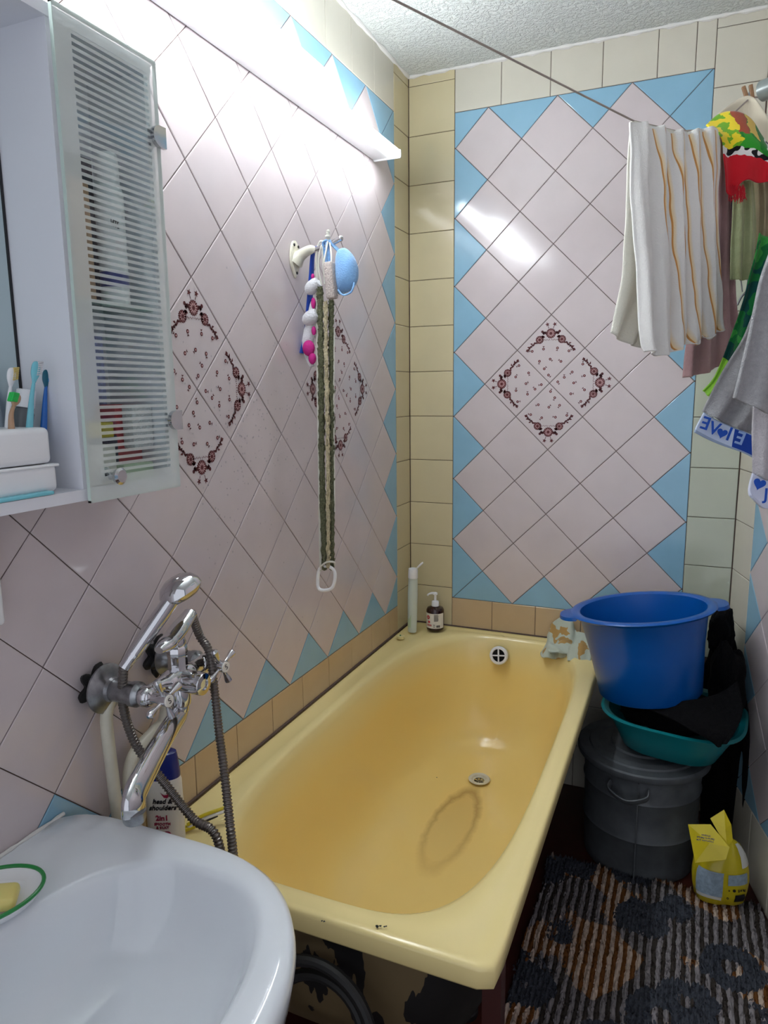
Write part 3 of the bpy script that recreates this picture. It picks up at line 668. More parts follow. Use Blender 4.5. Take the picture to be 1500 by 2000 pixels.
# riser and cradle
g = G(); xr = XB+.008
g.lathe([(.016, .018), (.0165, .022), (.0165, .042), (.0175, .045), (.0175, .058), (.015, .062)], (xr, yc, zf), 8)
g.lathe([(.014, .06), (.016, .068), (.013, .078)], (xr, yc, zf), 24)
g.build('riser', M['chrome'], F)
g = G(); cz_ = zf+.074
g.tube(cat([(xr+.012, yc-.058, cz_+.000), (xr+.008, yc-.03, cz_+.004), (xr+.002, yc+.0, cz_+.012), (xr-.004, yc+.03, cz_+.022), (xr-.006, yc+.048, cz_+.030)], 6), [.008, .010, .012, .014, .0155, .0165, .0172, .0158, .0162, .0165, .0168, .017, .017, .017, .0168, .0165, .016, .0155, .015, .0145, .014, .0135, .013, .013, .013], 20, flat=(1, .72))
g.build('handset_cradle', M['chrome'], F)
# spout
g = G(); sp0 = Vector((xr, yc, zf-.045)); tip = P(262, 1552, 'z', ZP+.165)
tip = Vector((tip.x, tip.y, ZP+.165)); g.lathe([(.014, 0), (.015, .012), (.014, .018)], (sp0.x, sp0.y, sp0.z-.012), 24)
pth = cat([sp0+Vector((0, 0, .0)), sp0+Vector((.003, -.008, -.014)), sp0.lerp(tip, .35)+Vector((0, 0, -.004)), sp0.lerp(tip, .75), sp0.lerp(tip, .96), tip+Vector((.004, -.006, -.008)), tip+Vector((.004, -.007, -.022))], 8)
g.tube(pth, [.0165+.003*min(1, max(0, (k-10)/30)) for k in range(len(pth))], 20, flat=(1.05, .62)); g.build('spout', M['chrome'], F)
g = G(); g.lathe([(.0145, 0), (.016, .004), (.017, .016)], (tip.x+.004, tip.y-.007, tip.z-.036), 24); g.build('aerator', M['oldchrome'], F)
# hand shower: resting in the cradle, a thing of its own
hb = P(262, 1276, 'y', yc-.068); ht = P(341, 1163, 'y', yc-.005)
S = thing('hand_shower', 'chrome hand shower resting upright in the cradle of the mixer tap', 'shower head', hb)
g = G(); dirv = (ht-hb).normalized(); pth = [hb+(ht-hb)*k/10 for k in range(11)]
g.tube(pth, [.012, .0125, .013, .0133, .0136, .0138, .0139, .0138, .0136, .0132, .013], 20); 
g.tube(cat([hb-dirv*.028, hb-dirv*.012, hb], 4), [.0095, .0098, .010, .0102, .0104, .0106, .011, .0118, .012], 20)
hn = Vector((.35, .28, -.88)).normalized(); hc = P(351, 1150, 'y', yc+.012)
g.tube(cat([pth[9], pth[10]+dirv*.010, hc-hn*.012], 5), [.013, .0134, .014, .015, .016, .017, .0175, .018, .018, .017, .015], 20)
g.build('handle', M['chrome'], S)
g = G(); g.lathe([(.0005, -.022), (.018, -.0205), (.030, -.014), (.037, -.003), (.038, .006), (.034, .012), (.030, .014)], seg=36, mtx=axis_mtx(hc, hn)); g.build('spray_head', M['chrome'], S)
g = G(); g.lathe([(.029, .0145), (.028, .016), (.0005, .017)], seg=32, mtx=axis_mtx(hc, hn)); g.build('spray_plate', M['oldchrome'], S)
# hose
def ribbed(path, r, n=7, pitch=.0042):
    pts = cat(path, 30); L = [0]
    for a, b_ in zip(pts[:-1], pts[1:]): L.append(L[-1]+(b_-a).length)
    out = []; rad = []; s = 0; j = 0; k = 0
    while s < L[-1]:
        while L[j+1] < s: j += 1
        t = (s-L[j])/max(1e-9, L[j+1]-L[j]); out.append(pts[j].lerp(pts[j+1], t)); rad.append(r*(1.0 if k % 4 in (0, 1) else .80)); s += pitch/4; k += 1
    return out, rad
hp = [hb-dirv*.024, P(241, 1310, 'y', yc-.085), P(241, 1380, 'y', yc-.08), P(266, 1455, 'y', yc-.07), P(318, 1525, 'y', yc-.06), P(376, 1598, 'y', -1.475), P(428, 1650, 'y', -1.478), Vector((.245, -1.480, .43)), Vector((.262, -1.480, .36)), Vector((.275, -1.478, .42)),
      P(455, 1665, 'y', -1.470), P(447, 1590, 'y', -1.455), P(437, 1500, 'y', -1.42), P(428, 1430, 'y', -1.39), P(418, 1340, 'y', -1.36), P(408, 1272, 'y', -1.34), P(390, 1242, 'y', -1.335), Vector((xr-.006, yc+.050, cz_+.031))]
g = G(); a, r_ = ribbed(hp, .0080, pitch=.0056); g.tube(a, r_, 12)
tag(g.build('shower_hose', M['hosem']), 'ribbed metal shower hose looping from the mixer tap down into the tub', 'hose')
# supply pipes
g = G(); q0 = P(206, 1385, 'x', .03); g.tube(cat([(.035, YN+.002, zf-.02), q0+Vector((0, 0, -.02)), P(218, 1500, 'x', .03), P(233, 1610, 'x', .03), Vector((.03, -1.46, .40)), Vector((.03, -1.47, .03))], 8), .0105, 16)
tag(g.build('supply_pipe', M['whiteold']), 'straight white plastic water pipe below the near tap flange', 'pipe', 'water pipes below the tap')
g = G(); g.tube(cat([(.035, YF, zf-.02), P(322, 1400, 'x', .03), P(300, 1430, 'x', .03), P(262, 1475, 'x', .03), P(252, 1530, 'x', .03), P(262, 1600, 'x', .03), Vector((.03, -1.42, .4)), Vector((.03, -1.43, .03))], 8), .0115, 16)
tag(g.build('supply_pipe', M['whiteold']), 'curved white plastic water pipe behind the spout, below the far tap flange', 'pipe', 'water pipes below the tap')

# ------------------------------------------------------------------ shampoo and razor at the tub end
bz = zR+.004; bc = Vector((.058, -1.400, bz))
B = thing('shampoo_bottle', 'white shampoo bottle with a navy blue cap behind the spout', 'bottle', bc)
bt = P(328, 1468, 'y', -1.400); hgt = bt.z-bz; yaw = Matrix.Rotation(.42, 4, 'Z'); mt = Matrix.Translation(bc) @ yaw
g = G(); g.lathe([(.02, 0), (.031, .003), (.0335, .012), (.034, hgt*.45), (.033, hgt*.70), (.031, hgt*.74)], seg=36, mtx=mt, sx=1, sy=.62); g.build('bottle_body', M['paper'], B)
g = G(); g.lathe([(.0312, hgt*.735), (.0315, hgt*.76), (.029, hgt*.93), (.0265, hgt*.985), (.020, hgt)], seg=36, mtx=mt, sx=1, sy=.64); g.build('cap', M['navycap'], B)
ff = mt @ Matrix.Rotation(PI/2, 4, 'X')
def lab(dx, dz_): return mt @ Matrix.Translation((dx, -.0212, dz_)) @ Matrix.Rotation(PI/2, 4, 'X')
text('brand_lettering', 'head &\nshoulders', M['ink'], B, lab(.002, hgt*.50), .0125, .0012, shear=.25, bold=.0002)
text('variant_lettering', '2in1', M['crimson'], B, lab(0, hgt*.36), .0135, .0012, bold=.0003)
text('variant_lettering', 'SMOOTH\n& SILKY', M['crimson'], B, lab(0, hgt*.28), .007, .0012)
g = G()
for k in range(6):
    a = 2*PI*k/6; c = lab(.002+.009*math.cos(a), hgt*.14+.009*math.sin(a)); g.lathe([(.008, -.0012), (.008, .0013)], seg=16, mtx=c)
g.lathe([(.009, -.0012), (.009, .0014)], seg=16, mtx=lab(.002, hgt*.14)); g.build('flower_print', M['crimson'], B)
g = G(); g.add([lab(x, z) @ Vector((0, 0, .001)) for x, z in ((.0, hgt*.63), (.006, hgt*.60), (.012, hgt*.605), (.018, hgt*.68), (.017, hgt*.60), (.012, hgt*.57), (.006, hgt*.575))], [tuple(range(7))]); g.build('leaf_print', M['crimson'], B, smooth=False)
# yellow and black toothbrush-like razor lying across the corner of the tub
a_, b__ = P(366, 1616, 'z', zR+.008), P(444, 1581, 'z', zR+.026)
R_ = thing('razor', 'yellow and black disposable razor propped on the tub corner beside the shampoo', 'razor', a_)
g = G(); g.tube(cat([a_, a_.lerp(b__, .4)+Vector((0, 0, .003)), b__], 8), [.004+.0022*k/16 for k in range(17)], 12, flat=(1, .7)); g.build('handle', M['paper'], R_)
up_ = Vector((0, 0, .005)); g = G(); g.tube(cat([a_+up_, a_.lerp(b__, .4)+up_+Vector((0, 0, .005)), b__+up_], 8), .0034, 10); g.build('yellow_grip', M['yellow'], R_, label='yellow grip strip')
g = G(); g.ball(b__+Vector((.001, .001, .0)), .0075, sc_=(1, 1, .8)); g.build('end_cap', M['ink'], R_)
g = G(); g.tube([a_.lerp(b__, .3)-up_*.6, a_.lerp(b__, .75)-up_*.6], .003, 8); g.build('black_stripe', M['ink'], R_)
g = G(); g.rbox((-.02, -.006, -.004), (.02, .006, .004), .002, 0, Matrix.Translation(a_+Vector((-.004, -.004, -.002))) @ Matrix.Rotation(1.0, 4, 'Z')); g.build('blade_head', M['yellow'], R_)

# ------------------------------------------------------------------ far corner of the tub: tube, pump bottle, stopper, rag
c = P(805, 1235, 'z', zR+.002); tp = P(808, 1112, 'y', c.y); h = tp.z-zR
T_ = thing('shampoo_tube', 'slim white and pale green tube with flip lid open in the tub corner', 'tube', c); mt = Matrix.Translation((c.x, c.y, zR+.003)) @ Matrix.Rotation(.02, 4, 'Y')
g = G(); g.lathe([(.012, 0), (.0155, .003), (.017, .05), (.0175, h*.6), (.0165, h*.86)], seg=28, mtx=mt, sx=1, sy=.75); g.build('tube_body', M['scalp'], T_)
g = G(); g.lathe([(.0168, h*.855), (.0172, h*.86), (.0165, h*.97), (.0155, h), (.008, h+.001), (.006, h-.004)], seg=28, mtx=mt); g.build('cap', M['white'], T_)
g = G(); ml = mt @ Matrix.Translation((.026, -.002, h+.014)) @ Matrix.Rotation(-.85, 4, 'Y'); g.lathe([(.002, -.003), (.014, -.002), (.0155, .001), (.0145, .003), (.012, .0005)], seg=24, mtx=ml); g.build('flip_lid', M['white'], T_)
text('side_lettering', 'SHAMPOO', M['green'], T_, mt @ Matrix.Translation((-.008, -.0122, h*.70)) @ Matrix.Rotation(PI/2, 4, 'X') @ Matrix.Rotation(PI/2, 4, 'Z'), .008, .0005) if False else None
g = G(); g.add([mt @ Vector((.0178*math.sin(t)-.0, -.0178*.76*math.cos(t), z)) for t in [-.9+k*.1 for k in range(10)] for z in (.02+.0*t, .07+.02*math.sin(t*3))], [(2*k, 2*k+2, 2*k+3, 2*k+1) for k in range(9)]); g.build('green_print', M['kraft'], T_)
c = P(850, 1229, 'z', zR+.002); tp = P(850, 1185, 'y', c.y); h = tp.z-zR-.004
S = thing('soap_dispenser', 'brown soap dispenser with white pump and medical label on the tub rim', 'soap dispenser', c); mt = Matrix.Translation((c.x, c.y, zR+.003)) @ Matrix.Rotation(.1, 4, 'Z')
RB = .031
g = G(); g.lathe([(.024, 0), (.030, .003), (RB, .010), (RB, h*.9), (.027, h*.99), (.014, h*1.06), (.012, h*1.08)], seg=40, mtx=mt); g.build('bottle_body', M['brown'], S)
g = G(); arc = [-1.35+k*.15 for k in range(19)]
g.add([mt @ Vector((RB*1.012*math.sin(t), -RB*1.012*math.cos(t), z)) for t in arc for z in (h*.14, h*.80)], [(2*k, 2*k+2, 2*k+3, 2*k+1) for k in range(18)]); lb = g.build('label', M['paper'], S)
def lmx(t, z, dr=.0006): return mt @ Matrix.Translation((RB*1.012*math.sin(t), -RB*1.012*math.cos(t), z)) @ Matrix.Rotation(t, 4, 'Z') @ Matrix.Rotation(PI/2, 4, 'X') @ Matrix.Translation((0, 0, dr))
g = G(); g.lathe([(.0065, -.0008), (.0065, .0004)], seg=20, mtx=lmx(-.62, h*.62)); g.lathe([(.0042, -.0008), (.0042, .0004)], seg=16, mtx=lmx(-.50, h*.42))
for z in (.30, .26): g.box((-.009, -.0008, -.001), (.009, .0008, .0003), 0, lmx(-.45, h*z))
g.build('red_emblem', M['red'], lb); g = G(); m_ = lmx(-.62, h*.62, .0012); g.box((-.003, -.0009, -.0005), (.003, .0009, .0001), 0, m_); g.box((-.0009, -.003, -.0005), (.0009, .003, .0001), 0, m_); g.build('white_cross', M['paper'], lb)
g = G()
for k in range(9): g.box((-.008, -.0004, -.0008), (.008-random.uniform(0, .003), .0004, .0003), 0, lmx(.35, h*(.76-.035*k)))
for k in range(9): g.box((-.006+.0015*k, -.004, -.0008), (-.006+.0015*k+random.choice((.0005, .0009)), .004, .0003), 0, lmx(.55, h*.24))
for (t, z) in ((.05, .30), (.05, .22), (.16, .30), (.16, .22)): g.box((-.0012, -.0012, -.0008), (.0012, .0012, .0003), 0, lmx(t, h*z))
g.build('fine_print', M['ink'], lb, smooth=False)
g = G(); g.lathe([(.0135, h*1.05), (.0138, h*1.07), (.0125, h*1.25), (.0115, h*1.27), (.006, h*1.29), (.0045, h*1.30), (.0042, h*1.55), (.008, h*1.56), (.008, h*1.64), (.005, h*1.66)], seg=24, mtx=mt)
g.tube([mt @ Vector(p) for p in cat([(0, 0, h*1.61), (-.012, -.003, h*1.62), (-.022, -.006, h*1.58), (-.026, -.007, h*1.52)], 4)], [.005, .0048, .0046, .0044, .0042, .004, .0038, .0036, .0034, .0032, .003, .003, .003], 10)
g.build('pump', M['white'], S)
c = P(782, 1247, 'z', zR+.002); g = G(); g.lathe([(.012, 0), (.0135, .002), (.0135, .009), (.011, .011), (.009, .0095), (.003, .0095)], (c.x, c.y, zR+.002), 24); 
sp_ = thing('tub_stopper', 'small round cream stopper lying in the left corner of the tub rim', 'stopper', c); g.build('disc', M['soap2'], sp_)
g = G(); g.tube(cat([c+Vector((-.002, 0, .009)), c+Vector((0, 0, .013)), c+Vector((.002, 0, .009))], 4), .0012, 8); g.build('loop', M['green'], sp_)
# ------------------------------------------------------------------ cloth helper
def cloth(name, rows, m, nu=10, nv=10, folds=(), th=.003, parent=None, seed=0, crumple=0, skirt=None):
    """rows of (u,v,s) photo columns at depth s behind the back wall; bicubic surface with folds, thickened"""
    pr = []
    ncol = max(len(r) for r in rows)
    for r in rows:
        pts = [P(a, b_, 'y', -s) if not isinstance(a, Vector) else a for a, b_, s in r] if not isinstance(r[0], Vector) else list(r)
        L = [0]
        for a, b_ in zip(pts[:-1], pts[1:]): L.append(L[-1]+max(1e-5, (b_-a).length))
        cc = cat(pts, 12); LL = [0]
        for a, b_ in zip(cc[:-1], cc[1:]): LL.append(LL[-1]+(b_-a).length)
        tot = LL[-1]; W = nu*(ncol-1); out = []; j = 0
        for k in range(W+1):
            t = tot*k/W
            while j < len(LL)-2 and LL[j+1] < t: j += 1
            out.append(cc[j].lerp(cc[j+1], (t-LL[j])/max(1e-9, LL[j+1]-LL[j])))
        pr.append(out)
    W = len(pr[0]); grid = []
    cols = [cat([r[k] for r in pr], nv) for k in range(W)]
    Hn = len(cols[0]); vs = []; uv = []
    for i in range(Hn):
        for k in range(W):
            p = cols[k][i].copy(); a = cols[min(k+1, W-1)][i]-cols[max(k-1, 0)][i]; b_ = cols[k][min(i+1, Hn-1)]-cols[k][max(i-1, 0)]
            n = a.cross(b_)
            if n.length > 1e-12: n.normalize()
            u, v = k/(W-1), i/(Hn-1); d = 0
            for (fr, amp, ph, sl, g0) in folds: d += amp*(g0+(1-g0)*v)*math.sin(2*PI*(fr*u+ph+sl*v))
            if crumple: d += crumple*mnoise.noise(p*28+Vector((seed, 0, 0)))
            d += .0025*mnoise.noise(p*18+Vector((seed, 3, 0)))
            vs.append(p+n*d); uv.append((u, v))
    n0 = len(vs); nn = []
    for i in range(Hn):
        for k in range(W):
            a = vs[i*W+min(k+1, W-1)]-vs[i*W+max(k-1, 0)]; b_ = vs[min(i+1, Hn-1)*W+k]-vs[max(i-1, 0)*W+k]; n = a.cross(b_)
            nn.append(n.normalized() if n.length > 1e-12 else Vector((0, 0, 1)))
    vs2 = vs+[v+n*th for v, n in zip(vs, nn)]; uv = uv+uv; fs = []
    for i in range(Hn-1):
        for k in range(W-1):
            a = i*W+k; fs.append((a, a+1, a+W+1, a+W)); fs.append((n0+a, n0+a+W, n0+a+W+1, n0+a+1))
    for i in range(Hn-1):
        for k in (0, W-1): a = i*W+k; fs.append((a, a+W, n0+a+W, n0+a))
    for k in range(W-1):
        for i in (0, Hn-1): a = i*W+k; fs.append((a, a+1, n0+a+1, n0+a))
    o = mesh(name, vs2, fs, m, parent, True, uvs=uv)
    o['_g'] = 0; del o['_g']
    return o
# rag on the far right tub corner
c = P(1100, 1262, 'z', zR+.01)
rg = thing('cleaning_rag', 'crumpled white and brown rag on the far right corner of the tub rim', 'cloth', (c.x, c.y, zR))
def rag(dx, dy, sx, sy, hh, seed, rot):
    vs = []; uv = []; n = 34
    for i in range(n+1):
        for k in range(n+1):
            u, v = k/n*2-1, i/n*2-1; q = (abs(u)**3+abs(v)**3)**(1/3)
            x = sx*u*(1-.1*abs(v)); y = sy*v; z = hh*max(0, 1-q)**.6*(.75+.6*mnoise.noise(Vector((u*1.3+seed, v*1.3, seed)))) + (.007 if q < .98 else .002)*(1+math.sin(6*u+3*v+seed+2.5*mnoise.noise(Vector((u, v, seed)))))*(1-.3*q)
            cr, sr = math.cos(rot), math.sin(rot)
            vs.append(Vector((c.x+dx+x*cr-y*sr, min(-.006, c.y+dy+x*sr+y*cr), zR+.004+z))); uv.append((k/n, i/n))
    fs = [(i*(n+1)+k, i*(n+1)+k+1, (i+1)*(n+1)+k+1, (i+1)*(n+1)+k) for i in range(n) for k in range(n)]
    n0 = len(vs); vs += [Vector((v.x, v.y, max(zR+.002, v.z-.003))) for v in vs]; fs += [tuple(reversed([i+n0 for i in f])) for f in fs]
    mesh('fold', vs, fs, M['c_rag'], rg, True, uvs=uv+uv)
rag(0.01, 0, .060, .045, .018, 1.3, .2)
cloth('fold', [[(1066, 1252, .035), (1084, 1212, .03), (1108, 1206, .028), (1130, 1232, .035), (1150, 1238, .04)], [(1060, 1266, .06), (1086, 1240, .055), (1112, 1236, .05), (1134, 1250, .06), (1152, 1256, .06)], [(1056, 1279, .10), (1085, 1266, .10), (1115, 1262, .10), (1138, 1270, .10), (1152, 1272, .10)], [(1060, 1284, .115), (1090, 1286, .118), (1118, 1282, .118), (1140, 1286, .118), (1152, 1286, .118)]], M['c_rag'], 12, 12, folds=((2.6, .006, .1, .5, .7), (5, .003, .3, .8, .7)), th=.004, parent=rg, crumple=.006)
cloth('fold', [[(1108, 1262, .12), (1130, 1256, .12), (1152, 1262, .12)], [(1106, 1276, .14), (1130, 1270, .14), (1154, 1276, .14)], [(1108, 1290, .155), (1130, 1292, .16), (1152, 1294, .16)]], M['c_rag'], 12, 10, folds=((2, .004, .3, .3, .7),), th=.004, parent=rg, crumple=.005)

# ------------------------------------------------------------------ tank, basins, black clothes, bag
tc_ = Vector((.833, -.285, 0)); zl = ZP-.295
T_ = thing('metal_tank', 'grey galvanised metal tank with a lid between the tub and right wall', 'tank', tc_)
g = G(); pf = [(.150, .002), (.153, .004), (.157, .12), (.1615, .125), (.1575, .131), (.159, zl-.10), (.163, zl-.095), (.1595, zl-.088), (.163, zl-.02)]
g.lathe(pf, tc_, 72, cap1=False); g.box((-.0015, -.166, .01), (.0015, -.158, zl-.03), 0, Matrix.Translation(tc_)); g.build('tank_body', M['zinc'], T_, auto=40)
g = G(); g.lathe([(.163, zl-.022), (.179, zl-.020), (.182, zl-.016), (.182, zl-.002), (.178, zl+.002), (.150, zl+.002), (.147, zl+.007), (.125, zl+.009), (.121, zl+.005), (.09, zl+.006), (.086, zl+.011), (.001, zl+.014)], tc_, 72); g.build('lid', M['zinc'], T_, auto=40)
g = G(); a0 = -1.72; hz = zl-.062
pth = cat([tc_+Vector((.166*math.cos(a0-.30), .166*math.sin(a0-.30), hz+.012)), tc_+Vector((.185*math.cos(a0-.26), .185*math.sin(a0-.26), hz)), tc_+Vector((.192*math.cos(a0), .192*math.sin(a0), hz-.014)), tc_+Vector((.185*math.cos(a0+.26), .185*math.sin(a0+.26), hz)), tc_+Vector((.166*math.cos(a0+.30), .166*math.sin(a0+.30), hz+.012))], 6)
g.tube(pth, .0085, 10, flat=(.5, 1.7)); g.build('handle', M['zinc'], T_)
# teal basin
b0 = Vector((.905, -.30, zl+.030)); tilt = Matrix.Rotation(math.radians(2), 4, 'Y'); mt = Matrix.Translation(b0) @ Matrix.Rotation(-.10, 4, 'Z') @ tilt
def rr_ring(a, b_, n, z): return [mt @ p for p in ring(0, 0, a, b_, n, z, 96)]
g = G(); g.loft([rr_ring(.115, .11, 3.2, 0), rr_ring(.125, .122, 3.2, .008), rr_ring(.150, .145, 3.2, .06), rr_ring(.170, .165, 3.2, .10), rr_ring(.185, .18, 3.2, .104), rr_ring(.187, .182, 3.2, .108), rr_ring(.180, .175, 3.2, .112), rr_ring(.167, .162, 3.2, .106), rr_ring(.145, .14, 3.2, .058), rr_ring(.118, .115, 3.2, .010)])
tag(g.build('washing_up_basin', M['teal']), 'teal plastic basin holding black clothes on the metal tank lid', 'basin')
# blue basin
bb = Vector((.846, -.355, ZP-.098)); ctr_tilt = math.radians(-8); mt2 = Matrix.Translation(bb) @ Matrix.Rotation(ctr_tilt, 4, 'Y') @ Matrix.Rotation(math.radians(-2), 4, 'X')
BB = thing('wash_basin', 'large round blue plastic basin with two handles stacked on top', 'basin', bb)
hB = .240; g = G(); g.lathe([(.122, .004), (.128, .0), (.134, .006), (.150, hB*.55), (.166, hB*.93), (.170, hB*.955), (.186, hB*.965), (.190, hB*.985), (.187, hB), (.172, hB*1.005), (.164, hB*.985), (.148, hB*.55), (.130, .010), (.001, .006)], (0, 0, 0), 96, mtx=mt2); g.build('basin_wall', M['bluebasin'], BB, auto=50)
for a in (PI*1.0+.22, .20):
    g = G(); vs = []; 
    rings_ = []
    for k in range(13):
        t = -1+2*k/12; aa = a+t*.30; out_ = .030*(1-abs(t)**2.5)**.7 if abs(t) < 1 else 0
        o_ = []
        for (rr_, zz) in ((.180, hB*.975), (.186+out_, hB*.955), (.190+out_, hB*.945), (.188+out_, hB*.985), (.180, hB*.998)): o_.append(mt2 @ Vector((rr_*math.cos(aa), rr_*math.sin(aa), zz)))
        rings_.append(o_)
    g.loft(rings_); g.build('handle', M['bluebasin'], BB, auto=60)
# black clothes: lumpy heap in the teal basin falling over its front and right edge
def heap(name, c, sx, sy, sz, seed, m, amp=.3, flat=.0):
    g = G(); vs = []; nu_, nv_ = 48, 26; rings_ = []
    for i in range(nv_+1):
        ph = PI*i/nv_; r_ = []
        for k in range(nu_):
            th_ = 2*PI*k/nu_; d = Vector((math.sin(ph)*math.cos(th_), math.sin(ph)*math.sin(th_), -math.cos(ph)))
            q = 1+amp*mnoise.noise(d*1.7+Vector((seed, seed*.3, 0)))+amp*.35*mnoise.noise(d*4.5+Vector((0, seed, 0)))
            r_.append(Vector((c[0]+sx*d.x*q, c[1]+sy*d.y*q, max(c[2]-flat, c[2]+sz*d.z*q) if flat else c[2]+sz*d.z*q)))
        rings_.append(r_)
    g.loft(rings_); return g
BC = thing('black_clothes', 'heap of black clothes in the teal basin hanging towards the right wall', 'clothes', b0)
g = heap('a', (.905, -.30, zl+.125), .125, .118, .045, 2.2, None, .25); g.build('garment', M['blackcloth'], BC)
g = heap('b', (1.040, -.25, zl+.205), .045, .080, .130, 5.1, None, .35); g.build('garment', M['blackcloth'], BC)
g = heap('b2', (1.022, -.18, zl+.33), .033, .045, .075, 8.1, None, .4); g.build('garment', M['blackcloth'], BC)
rows = [[(1250, 1375, .47), (1320, 1372, .46), (1400, 1355, .44), (1440, 1330, .42)], [(1310, 1400, .50), (1350, 1404, .49), (1405, 1400, .47), (1450, 1380, .45)], [(1360, 1430, .51), (1385, 1435, .50), (1420, 1432, .49), (1445, 1410, .48)], [(1395, 1455, .50), (1402, 1458, .50), (1410, 1458, .50), (1418, 1450, .49)]]
o = cloth('sleeve', rows, M['blackcloth'], folds=((1.5, .004, .2, .1, 1),), th=.004, parent=BC)
# dark coat hanging down behind, between the tank and the right wall
rows = [[(1375, 1300, .06), (1400, 1240, .08), (1425, 1240, .12), (1445, 1290, .17)], [(1370, 1400, .06), (1405, 1400, .10), (1438, 1400, .17), (1459, 1400, .24)], [(1368, 1500, .06), (1405, 1500, .10), (1438, 1500, .17), (1460, 1500, .25)], [(1366, 1610, .06), (1400, 1640, .10), (1435, 1660, .17), (1460, 1690, .26)]]
tag(cloth('dark_coat', rows, M['blackcloth'], folds=((3, .005, 0, .1, .6),), th=.005), 'long black garment hanging in the far right corner beside the tank', 'clothes')
# yellow bag on the floor
bgc = Vector((1.045, -.44, 0)); BG = thing('detergent_bag', 'yellow plastic bag of powder with folded top on the floor by the right wall', 'bag', bgc)
rot_ = Matrix.Translation(bgc) @ Matrix.Rotation(.30, 4, 'Z')
def bagring(a, b_, z, n=2.6, dx=0, dy=0, w_=0.0): return [rot_ @ (p+Vector((dx, dy, 0))+Vector((w_*math.sin(9*i*.13), w_*math.cos(7*i*.13), 0))) for i, p in enumerate(ring(0, 0, a, b_, n, z, 64))]
lv = [(.050, .034, .026, 3.5), (.060, .042, .030, 3), (.066, .050, .06, 2.6), (.069, .052, .09, 2.4), (.067, .050, .118, 2.3), (.058, .042, .140, 2.2), (.046, .032, .160, 2.1), (.030, .018, .178, 2), (.012, .006, .190, 2)]
g = G(); g.loft([bagring(a, b_, z, n, .0 if z < .12 else (z-.12)*.25, 0, .0012) for a, b_, z, n in lv]); g.build('bag_body', M['yellow'], BG, auto=70)
def bag_pt(t, z, off=.0016):
    """point on the front of the bag: t angle about facing direction, z height"""
    for i in range(len(lv)-1):
        if lv[i][2] <= z <= lv[i+1][2]: break
    f_ = (z-lv[i][2])/(lv[i+1][2]-lv[i][2]); a = lv[i][0]*(1-f_)+lv[i+1][0]*f_+off; b_ = lv[i][1]*(1-f_)+lv[i+1][1]*f_+off; n = lv[i][3]
    c, s = math.cos(t), math.sin(t); r = (abs(c)**n+abs(s)**n)**(-1/n); return rot_ @ Vector((a*r*c+(0 if z < .12 else (z-.12)*.25), b_*r*s, z))
def patch(t0, t1, z0, z1, m, nm, off=.002, wav=0):
    g = G(); nt_, nz_ = 10, 6
    vs = [bag_pt(t0+(t1-t0)*i/nt_, z0+(z1-z0)*k/nz_+wav*math.sin(3*i/nt_), off) for i in range(nt_+1) for k in range(nz_+1)]
    g.add(vs, [(i*(nz_+1)+k, (i+1)*(nz_+1)+k, (i+1)*(nz_+1)+k+1, i*(nz_+1)+k+1) for i in range(nt_) for k in range(nz_)]); return g.build(nm, m, BG)
patch(-2.9, -1.75, .062, .128, M['greyfilm'], 'picture_panel', label) if False else patch(-2.75, -1.72, .058, .125, M['greyfilm'], 'picture_panel')
patch(-2.72, -1.74, .046, .056, M['paper'], 'white_swoosh', .0024, .004)
patch(-1.55, -.75, .094, .122, M['greyfilm'], 'text_panel'); patch(-1.25, -.85, .044, .066, M['ink'], 'barcode')
patch(-1.0, -.35, .135, .185, M['paper'], 'printed_patch')
def bagmx(t, z): 
    p = bag_pt(t, z, .003); q = bag_pt(t+.05, z, .003); return face_mtx(p, q-p, (0, 0, 1))
text('symbols', '+  \u25cf', M['ink'], BG, bagmx(-1.40, .080), .010, .0006); text('code_lettering', '2.4 kg', M['ink'], BG, bagmx(-1.05, .080), .009, .0006, bold=.0001); text('recycling_mark', 'o', M['ink'], BG, bagmx(-1.52, .058), .011, .0006)
# folded top flaps
def flap(pts, nm, th=.003, s=.52):
    q = [P(u, v, 'y', -s_) for u, v, s_ in pts]; n = (q[1]-q[0]).cross(q[2]-q[0]).normalized()
    if n.y > 0: n = -n
    k = len(q); cen = sum(q, Vector())/k; vs = q+[p-n*(-th) for p in q]+[cen+n*(th+.006)]
    fs = [tuple(range(k))]+[(i, (i+1) % k, k+(i+1) % k, k+i) for i in range(k)]+[(k+i, k+(i+1) % k, 2*k) for i in range(k)]
    mesh(nm, vs, fs, M['yellow'], BG, False); return n
n_ = flap([(1344, 1610, .50), (1388, 1610, .50), (1425, 1655, .53), (1418, 1679, .54), (1358, 1685, .54)], 'top_flap')
flap([(1387, 1598, .49), (1414, 1581, .48), (1428, 1610, .49), (1431, 1640, .50), (1420, 1656, .52)], 'top_flap')
pA = P(1378, 1634, 'y', -.54); pB = P(1395, 1640, 'y', -.54)
for k, tx in enumerate(('\u043f\u043e\u0440\u043e\u0448\u043e\u043a \u0434\u043b\u044f', '\u0431\u0435\u043b\u043e\u0433\u043e \u0431\u0435\u043b\u044c\u044f', '\u0441\u0442\u0438\u0440\u043a\u0438')):
    q = P(1377+1*k, 1642-5*k, 'y', -.552); q2 = P(1397+1*k, 1645-5*k, 'y', -.552); text('flap_lettering', tx, M['inkblue'], BG, face_mtx(q, q-q2, (0, 0, -1)), .0062, .0006)

